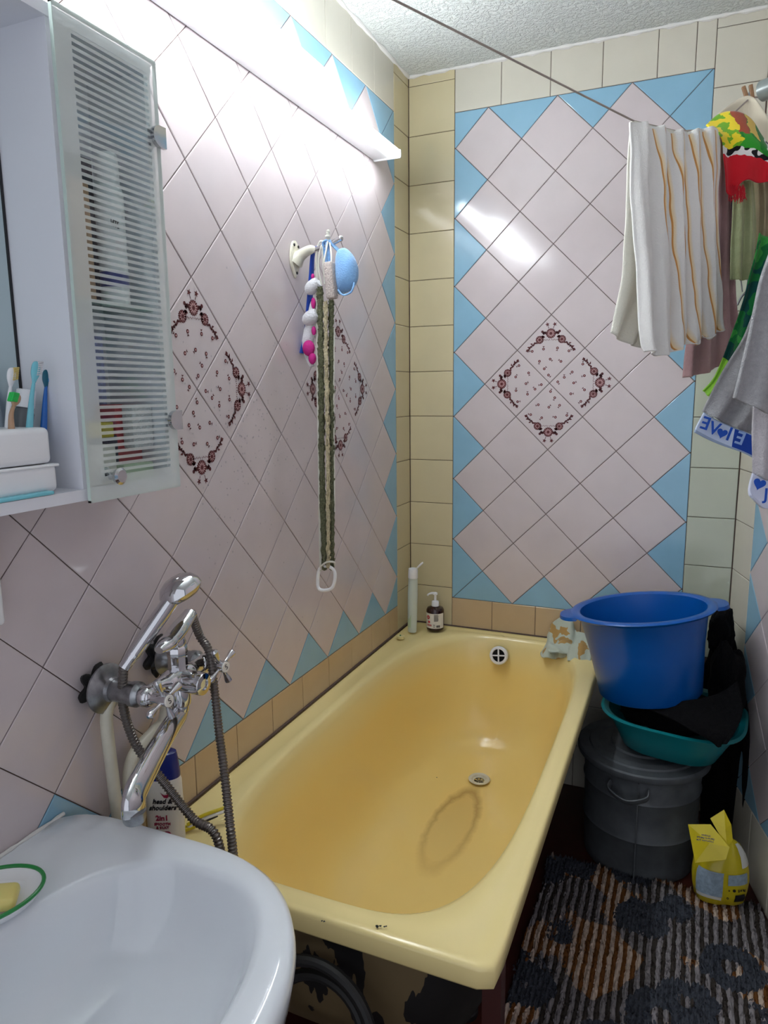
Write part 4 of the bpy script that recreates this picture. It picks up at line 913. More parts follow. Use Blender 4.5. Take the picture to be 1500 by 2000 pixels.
# ------------------------------------------------------------------ rug
def rug():
    X0, X1, Y0, Y1 = .60, 1.16, -.445, -1.95; nx, ny = 330, 420; vs = []
    for i in range(ny+1):
        for k in range(nx+1):
            x = X0+(X1-X0)*k/nx; y = Y0+(Y1-Y0)*i/ny; x2 = x+(.16*max(0, -y-.6) if False else 0)
            xl = X0+.02*mnoise.noise(Vector((y*6, 0, 0))); xr_ = min(1.05+SR*(-y)-.012, 1.6); x = xl+(xr_-xl)*k/nx
            yy = y+(.012*mnoise.noise(Vector((x*9, 3, 0))) if i == 0 else 0)
            row = abs(math.sin(PI*(x+.002*(mnoise.noise(Vector((x*14, y*14, 0)))))/.01075)); 
            z = .012+.006*row+.006*mnoise.noise(Vector((x*110, y*60, 0)))+.003*mnoise.noise(Vector((x*260, y*260, 5)))
            if i in (0, ny) or k in (0, nx): z = .001
            vs.append((x, yy, max(.001, z)))
    fs = [(i*(nx+1)+k, i*(nx+1)+k+1, (i+1)*(nx+1)+k+1, (i+1)*(nx+1)+k) for i in range(ny) for k in range(nx)]
    # loose tufts
    n0 = len(vs)
    for t in range(15000):
        y = random.uniform(Y1+.5, Y0) if t > 1800 else random.uniform(Y0-.015, Y0+.012); xr_ = 1.05+SR*(-y)-.015; x = random.uniform(X0, xr_); h = random.uniform(.012, .024); l = random.uniform(.003, .012) ; a = random.uniform(0, 6.28); w_ = .0007
        if t < 1800: a = random.uniform(.9, 2.2); l = random.uniform(.006, .022)
        c = math.cos(a); s = math.sin(a); b_ = len(vs)
        vs += [(x-s*w_, y+c*w_, h-.006), (x+s*w_, y-c*w_, h-.006), (x+c*l*.6, y+s*l*.6, h+.004), (x+c*l, y+s*l, h-.002 if t > 1800 else .008)]
        fs += [(b_, b_+1, b_+2), (b_+1, b_+3, b_+2)]
    o = mesh('shaggy_rug', vs, fs, M['rug'], None, True); tag(o, 'shaggy grey, brown and cream striped rug on the red floor', 'rug')
rug()

# ------------------------------------------------------------------ wall hook with hanging bath things
HK = thing('wall_hook', 'white plastic wall hook with chrome peg on the left wall', 'hook', (0, -.77, 1.05+ZP))
hz = ZP+1.047; hy = -.775
g = G(); rs = []
for xx, sc_ in ((.003, 1), (.008, 1), (.010, .9)):
    rs.append([Vector((xx, hy+(.021 if math.sin(a) > -.3 else .021*(1-.65*((-.3-math.sin(a))/.7)))*sc_*math.cos(a), hz+.043*sc_*math.sin(a)-.004)) for a in [2*PI*k/40 for k in range(40)]])
g.loft(rs); tp_ = P(612, 490, 'y', hy+.01)
g.tube(cat([(.006, hy, hz-.01), (.02, hy+.002, hz+.004), (.045, hy+.005, hz+.016), (tp_.x, tp_.y, tp_.z)], 6), [.020, .0195, .019, .018, .0165, .015, .014, .013, .0125, .012, .0115, .011, .0105, .0102, .010, .010, .010, .010, .010], 18); g.build('bracket', M['whiteold'], HK)
for dy, dz_ in ((-.009, .028), (.010, .026), (0, -.036)):
    g = G(); g.lathe([(.0035, .0), (.0035, .0025), (.001, .003)], seg=12, mtx=axis_mtx((.009, hy+dy, hz+dz_), (1, 0, 0))); g.build('screw', M['black'], HK)
pe = P(665, 466, 'y', hy+.015); pm = tp_.lerp(pe, .5)
g = G(); g.tube([tp_-Vector((.004, 0, 0)), pm-Vector((0, 0, .002)), pe], [.0065, .006, .0065], 14); g.ball(pe, .007); g.build('peg', M['chrome'], HK)
pegz = lambda x: tp_.z+(pe.z-tp_.z)*(x-tp_.x)/(pe.x-tp_.x)
def hk(u, v, d=0): return P(u, v, 'y', hy+.01+d)
# long scrubber belt
SC = thing('back_scrubber', 'long olive and cream back scrubber belt hanging from the wall hook', 'back scrubber', hk(640, 1150))
def ribbon(cl, wd, m, nm, par, th=.006, rough=.0015, fr=1, d=0.0, rows_=90):
    pts = cat([hk(u, v, dd) for u, v, dd in cl], rows_//(len(cl)-1)); g = G(); rings_ = []
    wr_ = Vector((.92, .30, 0)).normalized(); nn_ = Vector((.30, -.92, 0)).normalized()
    for i, p in enumerate(pts):
        o_ = []
        for k in range(16):
            a = 2*PI*k/16; q = mnoise.noise(Vector((i*1.7, k*2.3, 1)))*rough
            o_.append(p+wr_*(wd/2+q)*math.copysign(abs(math.cos(a))**.7, math.cos(a))+nn_*(th/2+q)*math.copysign(abs(math.sin(a))**.7, math.sin(a))+Vector((0, 0, q)))
        rings_.append(o_)
    g.loft(rings_); return g.build(nm, m, par)
ribbon([(625, 560, -.006), (627, 700, -.006), (629, 900, -.006), (634, 1112, -.006)], .013, M['greenscrub'], 'olive_strip', SC, .010, .0065)
ribbon([(647, 585, .004), (647, 700, .004), (649, 900, .004), (648, 1112, .004)], .011, M['greenscrub'], 'olive_strip', SC, .010, .0065)
ribbon([(636, 588, -.010), (637, 700, -.010), (641, 900, -.010), (641, 1108, -.010)], .0075, M['creamscrub'], 'cream_strip', SC, .010, .0065)
g = G(); g.tube(cat([hk(622, 700), hk(620, 560), hk(618, 500), hk(624, 474), hk(632, 472)], 8), .0028, 8); g.tube(cat([hk(618, 560), hk(620, 700), hk(623, 900), hk(626, 1115)], 10), .0034, 8); g.tube(cat([hk(653, 640, .004), hk(652, 800, .004), hk(654, 1000, .004)], 10), .0018, 8)
g.tube(cat([hk(628, 556, -.01), hk(622, 520, -.01), hk(628, 480, -.01), hk(632, 520, -.01), hk(634, 555, -.01)], 8), .0020, 8)
g.build('edge_cord', M['ropew'], SC)
g = G(); g.tube(cat([hk(624, 1112), hk(621, 1145), hk(632, 1153), hk(650, 1146), hk(654, 1118), hk(640, 1106, -.008)], 8, True), .0044, 10, closed=True); g.build('ring_handle', M['white'], SC)
g = G(); g.tube(cat([hk(625, 1108, -.012), hk(638, 1098, -.014), hk(652, 1098, -.01), hk(654, 1104, 0)], 6), .0026, 8); g.build('tie', M['ropew'], SC)
# pumice stone on a cord
PS = thing('pumice_stone', 'speckled pumice stone on a white cord hanging from the wall hook', 'pumice stone', hk(646, 587))
t0, t1 = hk(643, 512, -.035), hk(649, 584, -.035); mt = axis_mtx(t0, t1-t0, (1, 0, 0)); L_ = (t1-t0).length
g = G(); g.rbox((-.012, -.011, 0), (.012, .011, L_), .0045, 0, mt, 3); g.build('stone', M['pumice'], PS)
g = G(); g.tube(cat([hk(634, 530, -.02), hk(633, 512, -.03), hk(637, 490, -.02), hk(641, 466, -.004), hk(642, 463, .006), hk(645, 480, -.012), hk(647, 500, -.03), hk(647, 514, -.035)], 8), .0021, 8)
g.ball(hk(640, 462, -.006), .0065, sc_=(1, 1, .7)); g.ball(hk(640, 456, -.006), .004); g.ball(hk(641, 452, -.006), .0045)
g.build('cord', M['ropew'], PS)
# light blue terry mitt
MT = thing('bath_mitt', 'light blue terry bath mitt hanging from the end of the wall hook', 'bath mitt', hk(675, 575))
g = G(); cm = hk(672, 530, -.008); rings_ = []
A_ = (hk(650, 500)-hk(690, 500)).length/2
for i in range(21):
    t = i/20; ph = PI*t; r_ = []
    for k in range(36):
        a = 2*PI*k/36; d = Vector((math.sin(ph)*math.cos(a), math.sin(ph)*math.sin(a), -math.cos(ph)))
        q = 1+.10*mnoise.noise(d*1.6+Vector((3, 0, 0)))
        x = .030*d.x*q*(1-.12*d.z); y = .028*d.y*q; z = .052*d.z*q
        x += .010*(1-(d.z)**2)-.004
        r_.append(cm+Vector((x, y-.25*0, z+.006*0)))
    rings_.append(r_)
g.loft(rings_); g.build('mitt_body', M['bluefuzz'], MT)
g = G(); g.tube(cat([hk(640, 520, -.004), hk(634, 490), hk(633, 474), hk(642, 470, -.002), hk(652, 480, .004), hk(664, 492, .006)], 8), .006, 12, flat=(1.4, .6)); g.tube(cat([hk(646, 515, -.01), hk(640, 490, -.01), hk(640, 474)], 6), .006, 12, flat=(1.3, .6)); g.build('hanging_loop', M['bluefuzz'], MT)
g = G(); g.tube(cat([hk(660, 566, -.028), hk(670, 576, -.032), hk(686, 570, -.026), hk(692, 552, -.02)], 6), .0022, 8); g.build('rolled_cuff', M['bluefuzz'], MT)
# blue strap sponge cloth with white lobes and magenta trim
SP = thing('bath_sponge', 'white and magenta bath sponge on a blue band hanging behind the scrubber', 'sponge', hk(600, 700))
g = G(); g.tube(cat([hk(625, 480, .01), hk(612, 492, .01), hk(608, 540, .012), hk(604, 600, .014), hk(600, 650, .016), hk(593, 690, .016)], 8), [.006+.0003*k for k in range(41)], 12, flat=(1, .35)); g.build('blue_band', M['blueband'], SP)
for (u, v, u2, v2, r_) in ((622, 550, 599, 571, .0150), (620, 612, 594, 629, .0160)):
    g = G(); a, b_ = hk(u, v, -.004), hk(u2, v2, -.004); pts = [a.lerp(b_, k/6) for k in range(7)]; g.tube(pts, [r_*.8, r_, r_*1.05, r_*1.1, r_*1.05, r_*.9, r_*.5], 16); g.build('white_lobe', M['whitefuzz'], SP)
g = G(); g.tube(cat([hk(613, 590, .006), hk(606, 640, .006), hk(601, 680, .006), hk(610, 716, .006)], 6), [.008, .009, .010, .011, .012, .013, .014, .015, .015, .015, .015, .014, .013, .012, .011, .010, .009, .008, .007], 14); g.build('white_body', M['whitefuzz'], SP)
for (u, v, r_, q) in ((603, 680, .016, (1, .8, 1.2)), (610, 700, .011, (.9, .8, 1.3)), (612, 592, .006, (1, .8, 2.2)), (613, 646, .006, (1, .8, 1.8)), (611, 540, .0045, (1, .8, 1.5))):
    g = G(); g.ball(hk(u, v, -.008), r_, sc_=q); g.build('magenta_trim', M['magenta'], SP)

# ------------------------------------------------------------------ cabinet
XC = .13; S0, S1 = 1.398, 1.590; ZB, ZT = ZP+.577, ZP+1.217
CB = thing('mirror_cabinet', 'white bathroom mirror cabinet with a striped glass door on the left wall', 'cabinet', (.06, -1.75, ZB))
SE = 2.12
g = G()
g.box((.005, -S1, ZB+.016), (XC-.008, -S1+.014, ZT-.016)); sdp = g.build('side_panel', M['lam'], CB, smooth=False)
g = G(); g.box((.005, -S0-.014, ZB+.016), (XC-.008, -S0, ZT-.016)); g.build('side_panel', M['lam'], CB, smooth=False)
g = G(); g.box((.005, -SE, ZB), (XC-.006, -S0, ZB+.016)); g.build('bottom_board', M['lam'], CB, smooth=False)
g = G(); g.box((.005, -SE, ZT-.016), (XC-.006, -S0, ZT)); g.build('top_board', M['lam'], CB, smooth=False)
g = G(); g.box((.004, -SE, ZB+.016), (.010, -S0-.014, ZT-.016)); g.build('back_board', M['lam'], CB, smooth=False)
g = G(); g.box((.011, -SE, ZB+.018), (.020, -S1-.001, ZT-.018)); g.box((.0202, -S1-.0035, ZB+.018), (.0215, -S1-.001, ZT-.018), 1); g.build('mirror', [M['mirror'], M['ink']], CB, smooth=False)
for zz in (ZP+.853,):
    g = G(); g.box((.011, -S1+.015, zz), (XC-.016, -S0-.015, zz+.005)); g.build('glass_shelf', M['shelfglass'], CB, smooth=False)
# door
xd = XC; vs = [Vector((x, -s, z)) for x in (xd, xd+.005) for s in (S1, S0) for z in (ZB-.003, ZT+.001)]
uvv = [((S1-s)/(S1-S0), (z-ZB)/(ZT-ZB)) for x in (0, 1) for s in (S1, S0) for z in (ZB-.003, ZT+.001)]
dg_ = mesh('door', vs, [(4, 6, 7, 5)], M['doorglass'], CB, False, uvs=uvv, label='glass door with frosted horizontal stripes')
g = G(); g.box((xd-.001, -S1, ZB-.003), (xd+.0045, -S1+.002, ZT+.001)); g.box((xd-.001, -S0-.002, ZB-.003), (xd+.0045, -S0, ZT+.001)); g.box((xd-.001, -S1, ZT-.002), (xd+.0045, -S0, ZT+.001)); g.box((xd-.001, -S1, ZB-.003), (xd+.0045, -S0, ZB)); g.build('glass_edge', M['greenwhite'], dg_, smooth=False)
kp = P(232, 930, 'x', xd+.02); g = G(); mx = axis_mtx((xd+.004, kp.y, kp.z), (1, 0, 0)); g.lathe([(.006, 0), (.005, .01), (.011, .014), (.0125, .02), (.009, .023)], seg=24, mtx=mx); g.lathe([(.010, -.012), (.0125, -.008), (.006, -.004)], seg=24, mtx=mx); g.build('knob', M['chrome'], dg_)
for (u, v) in ((316, 270), (334, 821)):
    hp_ = P(u, v, 'x', xd+.008); g = G(); rs = []
    for xx in (.005, .012): rs.append([Vector((xd+xx, -S0-.006+(.016*math.cos(a) if math.cos(a) < 0 else .012), hp_.z+.0155*math.sin(a))) for a in [2*PI*k/28 for k in range(28)]])
    g.loft(rs); g.box((xd-.02, -S0-.012, hp_.z-.012), (xd+.005, -S0-.002, hp_.z+.012)); g.build('hinge', M['chrome'], dg_, auto=30)
# things in the cabinet
def cabp(u, v, x=.08): return P(u, v, 'x', x)
zsh = ZP+.859
c = cabp(222, 520, .085); ztop = cabp(196, 296, .085).z; h = ztop-zsh
t = thing('spray_can', 'tall white spray can with a blue band on the upper cabinet shelf', 'spray can', (c.x, c.y, zsh))
g = G(); g.lathe([(.019, 0), (.021, .002), (.021, h*.74), (.018, h*.79)], (c.x, c.y, zsh), 28); g.build('can', M['white'], t)
g = G(); g.lathe([(.0165, h*.79), (.017, h*.80), (.0165, h*.97), (.014, h)], (c.x, c.y, zsh), 28); g.build('cap', M['white'], t)
g = G(); g.lathe([(.0213, h*.12), (.0213, h*.22)], (c.x, c.y, zsh), 28, cap0=False, cap1=False); g.build('blue_band', M['inkblue'], t)
text('lettering', '\u0418\u0422\u0415\u041b\u042f', M['ink'], t, face_mtx((c.x+.0205, c.y-.006, zsh+h*.52), (-.25, .97, 0), (0, 0, 1)), .013, .0004)
def cbox(name, label, u0, u1, v0, v1, x0, x1, m, catn, z0=None, txt=None):
    a = cabp(u0, v1, x1); b_ = cabp(u1, v0, x1); zz = z0 if z0 is not None else a.z; y0, y1 = min(a.y, b_.y), max(a.y, b_.y)
    zt_ = max(cabp(u0, v0, x1).z, zz+.015)
    y0 = max(y0, -S1+.017); y1 = min(y1, -S0-.017)
    g = G(); g.rbox((x0, y0, zz+.0005), (x1, y1, zt_), .002, 0)
    o = g.build(name, m); tag(o, label, catn); return o
zb_ = ZB+.0165
cbox('tall_box', 'tall dark blue box at the left of the upper cabinet shelf', 146, 178, 300, 520, .02, .055, M['c_navy'], 'box', zsh)
cbox('brown_bottle', 'reddish brown bottle behind the stripes at the left of the upper shelf', 146, 172, 345, 520, .060, .09, M['tanp'], 'bottle', zsh)
cbox('leaflet_box', 'lavender leaflet with tiny print standing in the lower cabinet', 168, 200, 650, 830, .015, .03, M['lavbox'], 'box', zb_)
cbox('yellow_packet', 'yellow packet above the blue box in the lower cabinet', 176, 222, 826, 852, .045, .085, M['yellow'], 'packet', ZP+.655)
cbox('blue_box', 'dark blue box under the yellow packet in the lower cabinet', 176, 230, 854, 900, .045, .085, M['c_navy'], 'box', zb_+.0)
cbox('medicine_box', 'white medicine box at the front left of the cabinet floor', 180, 226, 872, 930, .088, .116, M['paper'], 'box', zb_)
cbox('red_packet', 'red packet at the right of the cabinet floor', 232, 300, 790, 900, .03, .075, M['redpack'], 'packet', zb_)
cbox('cotton_bag', 'white bag of cotton beside the red packet in the cabinet', 262, 312, 790, 860, .078, .10, M['whitefuzz'], 'bag', ZP+.64)
cbox('green_box', 'pale green flat box on the cabinet floor at the right', 244, 300, 908, 935, .085, .112, M['kraft'], 'box', zb_)
# toothbrush holder
hc_ = P(52, 900, 'x', .085)
TH = thing('toothbrush_holder', 'white two-tier plastic toothbrush holder on the cabinet shelf', 'toothbrush holder', (.08, hc_.y, ZB+.016))
ya = P(110, 940, 'x', .11).y; yb_ = ya-.14
zt1 = P(60, 836, 'x', .11).z; zt0 = P(60, 910, 'x', .11).z
g = G(); g.rbox((.030, yb_, ZB+.0185), (.115, ya, zt0), .008, seg=4); g.rbox((.028, yb_-.002, zt0-.004), (.117, ya+.002, zt0), .0018); g.build('lower_tray', M['white'], TH)
g = G(); g.rbox((.033, yb_+.003, zt0+.0005), (.112, ya-.004, zt1), .008, seg=4); g.build('upper_tray', M['white'], TH)
g = G(); q = P(60, 968, 'x', .118); g.rbox((.095, yb_+.02, ZB+.0165), (.126, ya-.018, ZB+.0215), .002); tag(g.build('blue_tray', M['turq']), 'flat light blue plastic piece under the toothbrush holder', 'tray')
def brush(label, base, mid, top, hm, bm_, hm2=None, face=1, x=.075):
    b0_, m0, t0_ = [P(u, v, 'x', x) for u, v in (base, mid, top)]; b0_.z = zt1-.03 if b0_.z > zt1-.03 else b0_.z
    t = thing('toothbrush', label, 'toothbrush', b0_, 'toothbrushes in the holder')
    g = G(); pts = cat([b0_, b0_.lerp(m0, .6), m0, m0.lerp(t0_, .45)], 6); g.tube(pts, [.0055-.0002*k for k in range(len(pts))], 12); g.build('handle', hm, t)
    g = G(); pts = cat([m0.lerp(t0_, .40), m0.lerp(t0_, .62), m0.lerp(t0_, .85), t0_], 5); g.tube(pts, [.0026, .003, .0036, .0045, .0055, .0062, .0066, .0068, .0068, .0068, .0066, .0062, .0056, .0048, .0035, .0015], 14, flat=(1, .55)); g.build('brush_head', hm2 or hm, t)
    g = G(); ax = (t0_-m0).normalized(); sd_ = Vector((.3*face, -face, .15)).normalized()
    for i in range(7):
        for j in (-1, 0, 1):
            c_ = m0.lerp(t0_, .62+.34*i/6)+Vector((.0032*j, 0, 0)); g.tube([c_, c_+sd_*.011], .0013, 6)
    g.build('bristles', bm_, t)
brush('grey toothbrush with yellow and blue bristles, leftmost in the holder', (10, 835), (18, 780), (24, 718), M['white'], M['yb'], None, -1, .06)
brush('tan toothbrush with green bristles, shortest in the holder', (18, 835), (22, 810), (34, 768), M['tanp'], M['gbris'], None, 1, .10)
brush('pale turquoise toothbrush with its back to the room', (50, 835), (62, 775), (72, 706), M['turq'], M['whitefuzz'], None, -1, .088)
brush('dark teal toothbrush with black neck, rightmost in the holder', (80, 835), (88, 780), (92, 722), M['bbl'], M['skyb'], M['darkteal'], -1, .07)
c = P(45, 800, 'x', .055); t = thing('toothpaste_tube', 'toothpaste tube with a white cap behind the toothbrushes', 'toothpaste', (c.x, c.y, zt1))
mt = axis_mtx((c.x, c.y-.004, zt1-.002), (.05, .2, 1)); g = G(); g.lathe([(.013, 0), (.0135, .02), (.008, .032)], seg=24, mtx=mt); g.build('tube_shoulder', M['greyplas'], t)
g = G(); g.lathe([(.0125, .028), (.0130, .030), (.0125, .052), (.011, .053)], seg=24, mtx=mt); g.build('cap', M['white'], t)
# white plastic edge at the far left below the cabinet
a = P(-14, 1155, 'x', .03); z0_, z1_ = P(0, 1222, 'x', .03).z, P(0, 1095, 'x', .03).z
g = G(); g.rbox((.004, a.y-.10, z0_), (.034, P(7, 1155, 'x', .034).y, z1_+.12), .006, seg=3)
tag(g.build('soap_box', M['white']), 'white plastic box on the left wall below the cabinet, cut by the frame', 'box')

# ------------------------------------------------------------------ clothes line, pipe, towels
P1 = P(1237, 236, 'y', -.75); P0 = P(770, 0, 'z', ZP+1.30); P2 = P(1400, 252, 'y', -.50); P3 = P(1466, 190, 'y', -.40)
far = P0+(P0-P1)*1.50; end = Vector((1.115, -.20, P3.z+.05))
g = G(); g.tube([far, P0, P1, P1.lerp(P2, .5)-Vector((0, 0, .012)), P2, P3, end], .0018, 8)
tag(g.build('clothes_line', M['rope']), 'thin brown clothes line stretched across the room under the ceiling', 'rope')
# rail pipe on the right wall
pa = P(1489, 178, 'y', -.47)
RL = thing('towel_rail', 'thick grey painted rail pipe on the right wall holding the towels', 'towel rail', pa)
g = G(); g.tube(cat([pa, pa+Vector((.09, -.10, .004)), pa+Vector((.16, -.5, .004)), pa+Vector((.22, -.75, .004))], 8), .0215, 24); g.build('pipe', M['pipe'], RL)
for q in (pa+Vector((.07, -.08, 0)), pa+Vector((.17, -.6, 0))):
    g = G(); g.tube([q, Vector((1.05+SR*(-q.y)+.0, q.y, q.z))], .009, 10); g.build('wall_bracket', M['pipe'], RL)
# clothespin
cp = P(1466, 190, 'y', -.40); CPn = thing('clothespin', 'brown wooden clothespin clipped on the line beside the grey rail', 'clothespin', cp)
for sg, rz in ((-1, -.13), (1, .02)):
    mt = Matrix.Translation(cp+Vector((sg*.0055-.002, -.004, -.002))) @ Matrix.Rotation(rz-.22, 4, 'Y'); g = G(); g.rbox((-.0042, -.005, -.028), (.0042, .005, .027), .0015, 0, mt); g.build('prong', M['wood'], CPn)
g = G(); g.lathe([(.006, -.008), (.006, .008)], seg=16, mtx=axis_mtx(cp+Vector((-.001, 0, .004)), (0, 1, 0))); g.build('spring', M['oldchrome'], CPn)
# striped towel: back layer and front layer joined over the line
ST = thing('striped_towel', 'white towel with orange stripes hanging over the clothes line', 'towel', P(1300, 690, 'y', -.70), 'towels on the line and rail')
rows = [[(1236, 235, .76), (1289, 246, .69), (1337, 256, .63), (1385, 248, .56), (1411, 262, .53)],
        [(1240, 300, .775), (1290, 300, .71), (1338, 310, .65), (1385, 305, .58), (1412, 310, .55)],
        [(1240, 373, .785), (1292, 390, .72), (1340, 395, .66), (1382, 400, .60), (1407, 400, .56)],
        [(1251, 520, .79), (1298, 530, .73), (1342, 540, .67), (1385, 540, .61), (1411, 540, .57)],
        [(1256, 652, .80), (1300, 660, .74), (1344, 650, .68), (1385, 640, .62), (1412, 625, .58)],
        [(1262, 685, .80), (1300, 694, .74), (1342, 675, .68), (1382, 657, .62), (1412, 645, .58)]]
cloth('front_half', rows, M['c_striped'], 22, 12, folds=((5.2, .0095, .1, .35, .55), (11, .003, .3, -.2, .5)), th=.004, parent=ST)
rows = [[(1236, 235, .755), (1289, 248, .685), (1337, 258, .625), (1385, 250, .555)], [(1229, 304, .74), (1270, 320, .68), (1330, 330, .61), (1385, 330, .54)], [(1224, 434, .73), (1268, 440, .67), (1330, 440, .60), (1385, 450, .53)],
        [(1214, 545, .72), (1255, 560, .67), (1300, 570, .60), (1350, 580, .53)], [(1192, 650, .72), (1220, 668, .68), (1248, 678, .63), (1262, 670, .58)]]
cloth('back_half', rows, M['c_white'], 16, 10, folds=((3, .008, .4, .1, .3),), th=.004, parent=ST)
def towel(name, label, rows, m, folds, cat_='towel', **kw):
    o = cloth(name, rows, m, folds=folds, **kw); tag(o, label, cat_, 'towels on the line and rail'); return o
towel('pink_towel', 'dusty pink towel hanging behind the striped one', [[(1380, 262, .50), (1405, 262, .48), (1425, 292, .46)], [(1372, 450, .50), (1405, 450, .48), (1431, 440, .45)], [(1350, 610, .50), (1400, 600, .48), (1437, 590, .45)], [(1340, 680, .51), (1395, 670, .48), (1446, 650, .45)], [(1334, 738, .51), (1385, 726, .48), (1449, 692, .45)]], M['c_pink'], ((3.2, .010, .3, .15, .4), (7, .003, 0, 0, .3)), nu=18)
towel('cream_cloth', 'plain cream cloth bulging over the rail beneath the clothespin', [[(1403, 222, .45), (1440, 194, .42), (1464, 187, .41), (1483, 203, .42), (1505, 240, .43), (1530, 310, .45)], [(1410, 300, .43), (1440, 290, .42), (1464, 290, .42), (1481, 300, .42), (1502, 320, .43), (1530, 350, .45)], [(1425, 380, .42), (1440, 380, .42), (1464, 380, .42), (1481, 390, .42), (1502, 400, .43), (1520, 400, .45)]], M['c_cream'], ((1.4, .004, 0, 0, .8),))
towel('kitchen_towel', 'red, green and yellow printed kitchen towel with a red fringe', [[(1379, 242, .50), (1402, 222, .48), (1429, 217, .475), (1456, 225, .47), (1478, 243, .475), (1500, 278, .48), (1525, 300, .49)], [(1408, 262, .53), (1422, 262, .52), (1440, 262, .515), (1460, 265, .51), (1482, 275, .51), (1504, 292, .515), (1525, 315, .52)], [(1417, 300, .54), (1430, 305, .53), (1444, 305, .525), (1462, 306, .52), (1483, 308, .52), (1504, 318, .52), (1525, 330, .52)], [(1422, 372, .545), (1432, 380, .54), (1444, 360, .535), (1463, 352, .53), (1483, 355, .525), (1504, 353, .52), (1525, 352, .52)]], M['c_kitchen'], ((1.6, .006, .1, 0, .3),), nu=12)
g = G()
for k in range(60):
    u = random.uniform(1424, 1455); a = P(u, 366+random.uniform(-6, 6), 'y', -.535); g.tube([a, a+Vector((random.uniform(-.004, .004), 0, -.01)), a+Vector((random.uniform(-.006, .006), 0, -random.uniform(.015, .03)))], .0007, 4)
fr = g.build('towel_fringe', M['red']); tag(fr, 'red loose threads hanging from the kitchen towel hem', 'fringe', kind='stuff')
towel('navy_cloth', 'narrow dark navy strip of cloth between the pink and green towels', [[(1428, 375, .46), (1434, 375, .46), (1440, 375, .46)], [(1431, 450, .46), (1436, 450, .46), (1441, 450, .46)], [(1432, 525, .46), (1435, 525, .46), (1439, 525, .46)]], M['c_navy'], (), 'cloth')
towel('green_towel', 'pale olive green fringed towel below the kitchen towel', [[(1434, 350, .49), (1452, 350, .48), (1474, 350, .47)], [(1434, 430, .49), (1452, 430, .48), (1478, 430, .47)], [(1430, 500, .50), (1452, 500, .49), (1476, 500, .48)], [(1430, 545, .50), (1452, 547, .49), (1473, 540, .48)]], M['c_olive'], ((2.2, .007, .1, 0, .6),), nu=14)
towel('beige_cloth', 'beige gathered cloth with fringed end at the right frame edge', [[(1470, 340, .45), (1490, 340, .44), (1520, 340, .44)], [(1472, 420, .45), (1492, 420, .44), (1525, 420, .44)], [(1468, 480, .45), (1488, 486, .44), (1525, 480, .44)]], M['c_beige'], ((3.5, .008, .2, .1, .7),), nu=14)
towel('leaf_towel', 'green leaf print towel sweeping down behind the grey towel', [[(1486, 455, .62), (1510, 470, .60), (1540, 500, .60)], [(1462, 560, .62), (1484, 590, .60), (1520, 620, .60)], [(1437, 632, .60), (1462, 670, .60), (1500, 690, .60)], [(1400, 730, .58), (1422, 740, .58), (1450, 760, .58)], [(1373, 765, .57), (1388, 775, .57), (1410, 780, .57)]], M['c_leaf'], ((2.2, .007, 0, .1, .6),), nu=14)
# grey towels
GA = thing('grey_towel', 'grey terry towel with blue lettered border, hanging lowest to the left', 'towel', P(1420, 850, 'y', -.70), 'towels on the line and rail')
rows = [[(1525, 420, .72), (1565, 420, .68), (1600, 420, .66)], [(1498, 545, .72), (1535, 560, .68), (1570, 580, .66)], [(1463, 650, .72), (1505, 690, .69), (1540, 720, .67)], [(1414, 735, .72), (1460, 770, .69), (1510, 810, .68)], [(1376, 806, .72), (1428, 832, .70), (1476, 852, .70)]]
cloth('terry_field', rows, M['c_grey'], 16, 10, folds=((2.4, .010, .1, .1, .5),), th=.005, parent=GA)
rows = [[(1376, 806, .723), (1400, 820, .712), (1428, 833, .703), (1455, 843, .702), (1477, 853, .701)], [(1362, 832, .725), (1390, 848, .712), (1420, 862, .703), (1450, 874, .702), (1477, 886, .701)], [(1357, 845, .725), (1386, 860, .712), (1418, 873, .703), (1450, 884, .702), (1477, 898, .701)]]
bo = cloth('border_band', rows, M['c_border'], 12, 6, th=.005, parent=GA)
def letter(ch, u, v, s, size, par, m, mir=True, rotd=18):
    p = P(u, v, 'y', -s); q = P(u+30, v+30*math.tan(math.radians(rotd)), 'y', -s+.012); r_ = q-p
    text('border_lettering', ch, m, par, face_mtx(p, r_ if not mir else r_, (0, 0, 1)) @ (Matrix.Scale(-1, 4, (1, 0, 0)) if mir else Matrix()), size, .0006, bold=.0006)
letter('E', 1378, 828, .742, .036, GA, M['c_blue']); letter('V', 1395, 838, .735, .036, GA, M['c_blue']); letter('I', 1424, 849, .726, .038, GA, M['c_blue']); letter('E', 1446, 857, .725, .036, GA, M['c_paleb'])
def heart(u, v, s, sz, par):
    p = P(u, v, 'y', -s); r_ = (P(u+30, v+9, 'y', -s+.012)-p).normalized(); mt = face_mtx(p, r_, (0, 0, 1)); n = 30; pts = []
    for k in range(n):
        t = 2*PI*k/n; pts.append((sz*.062*16*math.sin(t)**3*.5, sz*.062*.5*(13*math.cos(t)-5*math.cos(2*t)-2*math.cos(3*t)-math.cos(4*t))))
    g = G(); g.add([mt @ Vector((x, y, .0)) for x, y in pts]+[mt @ Vector((x, y, .001)) for x, y in pts], [tuple(range(n, 2*n)), tuple(range(n-1, -1, -1))]+[(k, (k+1) % n, n+(k+1) % n, n+k) for k in range(n)]); g.build('heart_emblem', M['c_blue'], par, smooth=False)
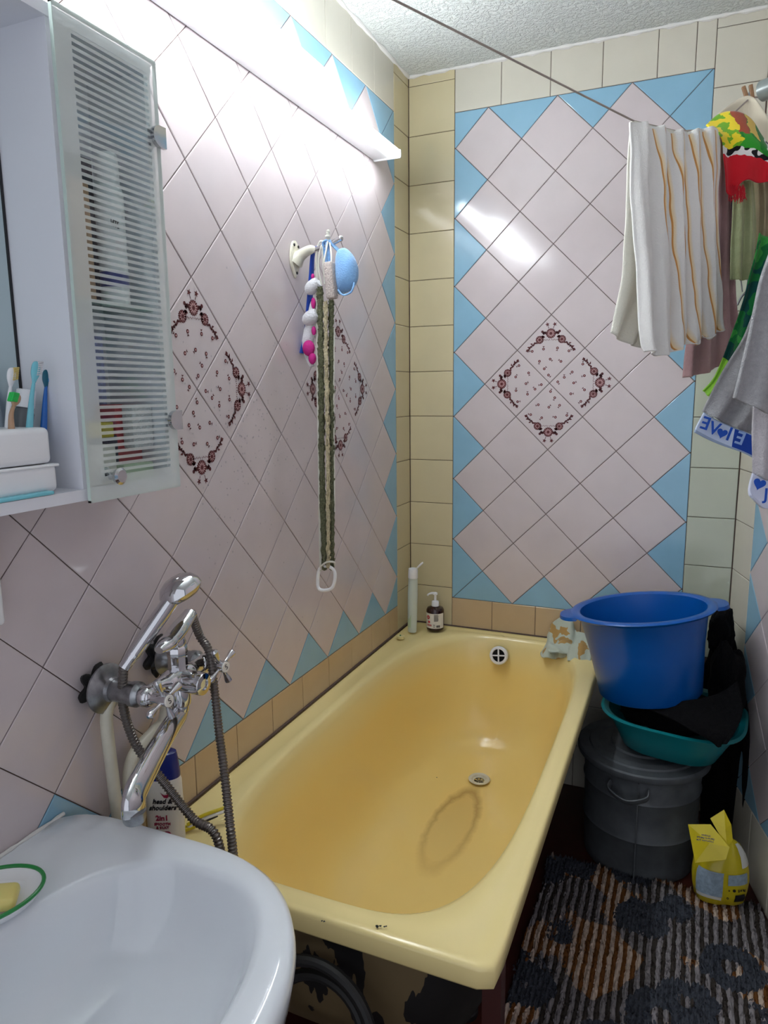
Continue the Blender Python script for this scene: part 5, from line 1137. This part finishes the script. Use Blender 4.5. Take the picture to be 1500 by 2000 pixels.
heart(1410, 846, .731, .022, GA)
towel('grey_towel', 'grey terry towel with a rolled hem, in front at the right frame edge', [[(1560, 380, .90), (1600, 380, .88), (1640, 380, .86)], [(1497, 530, .90), (1540, 540, .88), (1580, 560, .86)], [(1473, 645, .90), (1510, 650, .88), (1550, 660, .86)], [(1450, 740, .90), (1490, 750, .88), (1530, 770, .86)], [(1441, 778, .90), (1470, 794, .885), (1520, 815, .86)]], M['c_grey'], ((1.3, .008, .1, 0, .5),), th=.007, nu=16)
GC = thing('grey_towel', 'light grey terry towel with a blue heart on its border, cut by the frame', 'towel', P(1490, 980, 'y', -.82), 'towels on the line and rail')
cloth('terry_field', [[(1480, 720, .82), (1520, 720, .80), (1550, 720, .80)], [(1475, 830, .82), (1515, 840, .80), (1550, 840, .80)], [(1471, 925, .82), (1505, 940, .81), (1540, 940, .80)]], M['c_lgrey'], 12, 10, folds=((1.5, .006, .2, .1, .6),), th=.006, parent=GC)
cloth('border_band', [[(1471, 925, .822), (1500, 938, .812), (1530, 940, .80)], [(1464, 955, .822), (1488, 975, .812), (1520, 975, .80)], [(1470, 968, .822), (1493, 993, .812), (1520, 985, .80)]], clothmat('white_border', lambda nt, tc, u, v: lin((206, 212, 232)), bump=.2), 12, 6, th=.006, parent=GC)
heart(1483, 945, .845, .024, GC); letter('J', 1496, 966, .845, .03, GC, M['c_blue'], False, 0)
# small grey hook seen between the towels
g = G(); g.tube(cat([P(1462, 545, 'y', -.30), P(1458, 568, 'y', -.30), P(1448, 580, 'y', -.30), P(1440, 596, 'y', -.30)], 6), .007, 10, flat=(1, .4)); g.tube(cat([P(1447, 546, 'y', -.31), P(1450, 570, 'y', -.31)], 4), .004, 8, flat=(1, .4)); 
g.tube(cat([P(1462, 546, 'y', -.30), P(1462, 536, 'y', -.25), Vector((1.105, -.20, P(1462, 536, 'y', -.25).z))], 5), .004, 8)
tag(g.build('hanger_hook', M['greyplas']), 'small grey plastic hanger on the right wall between the towels', 'hanger')
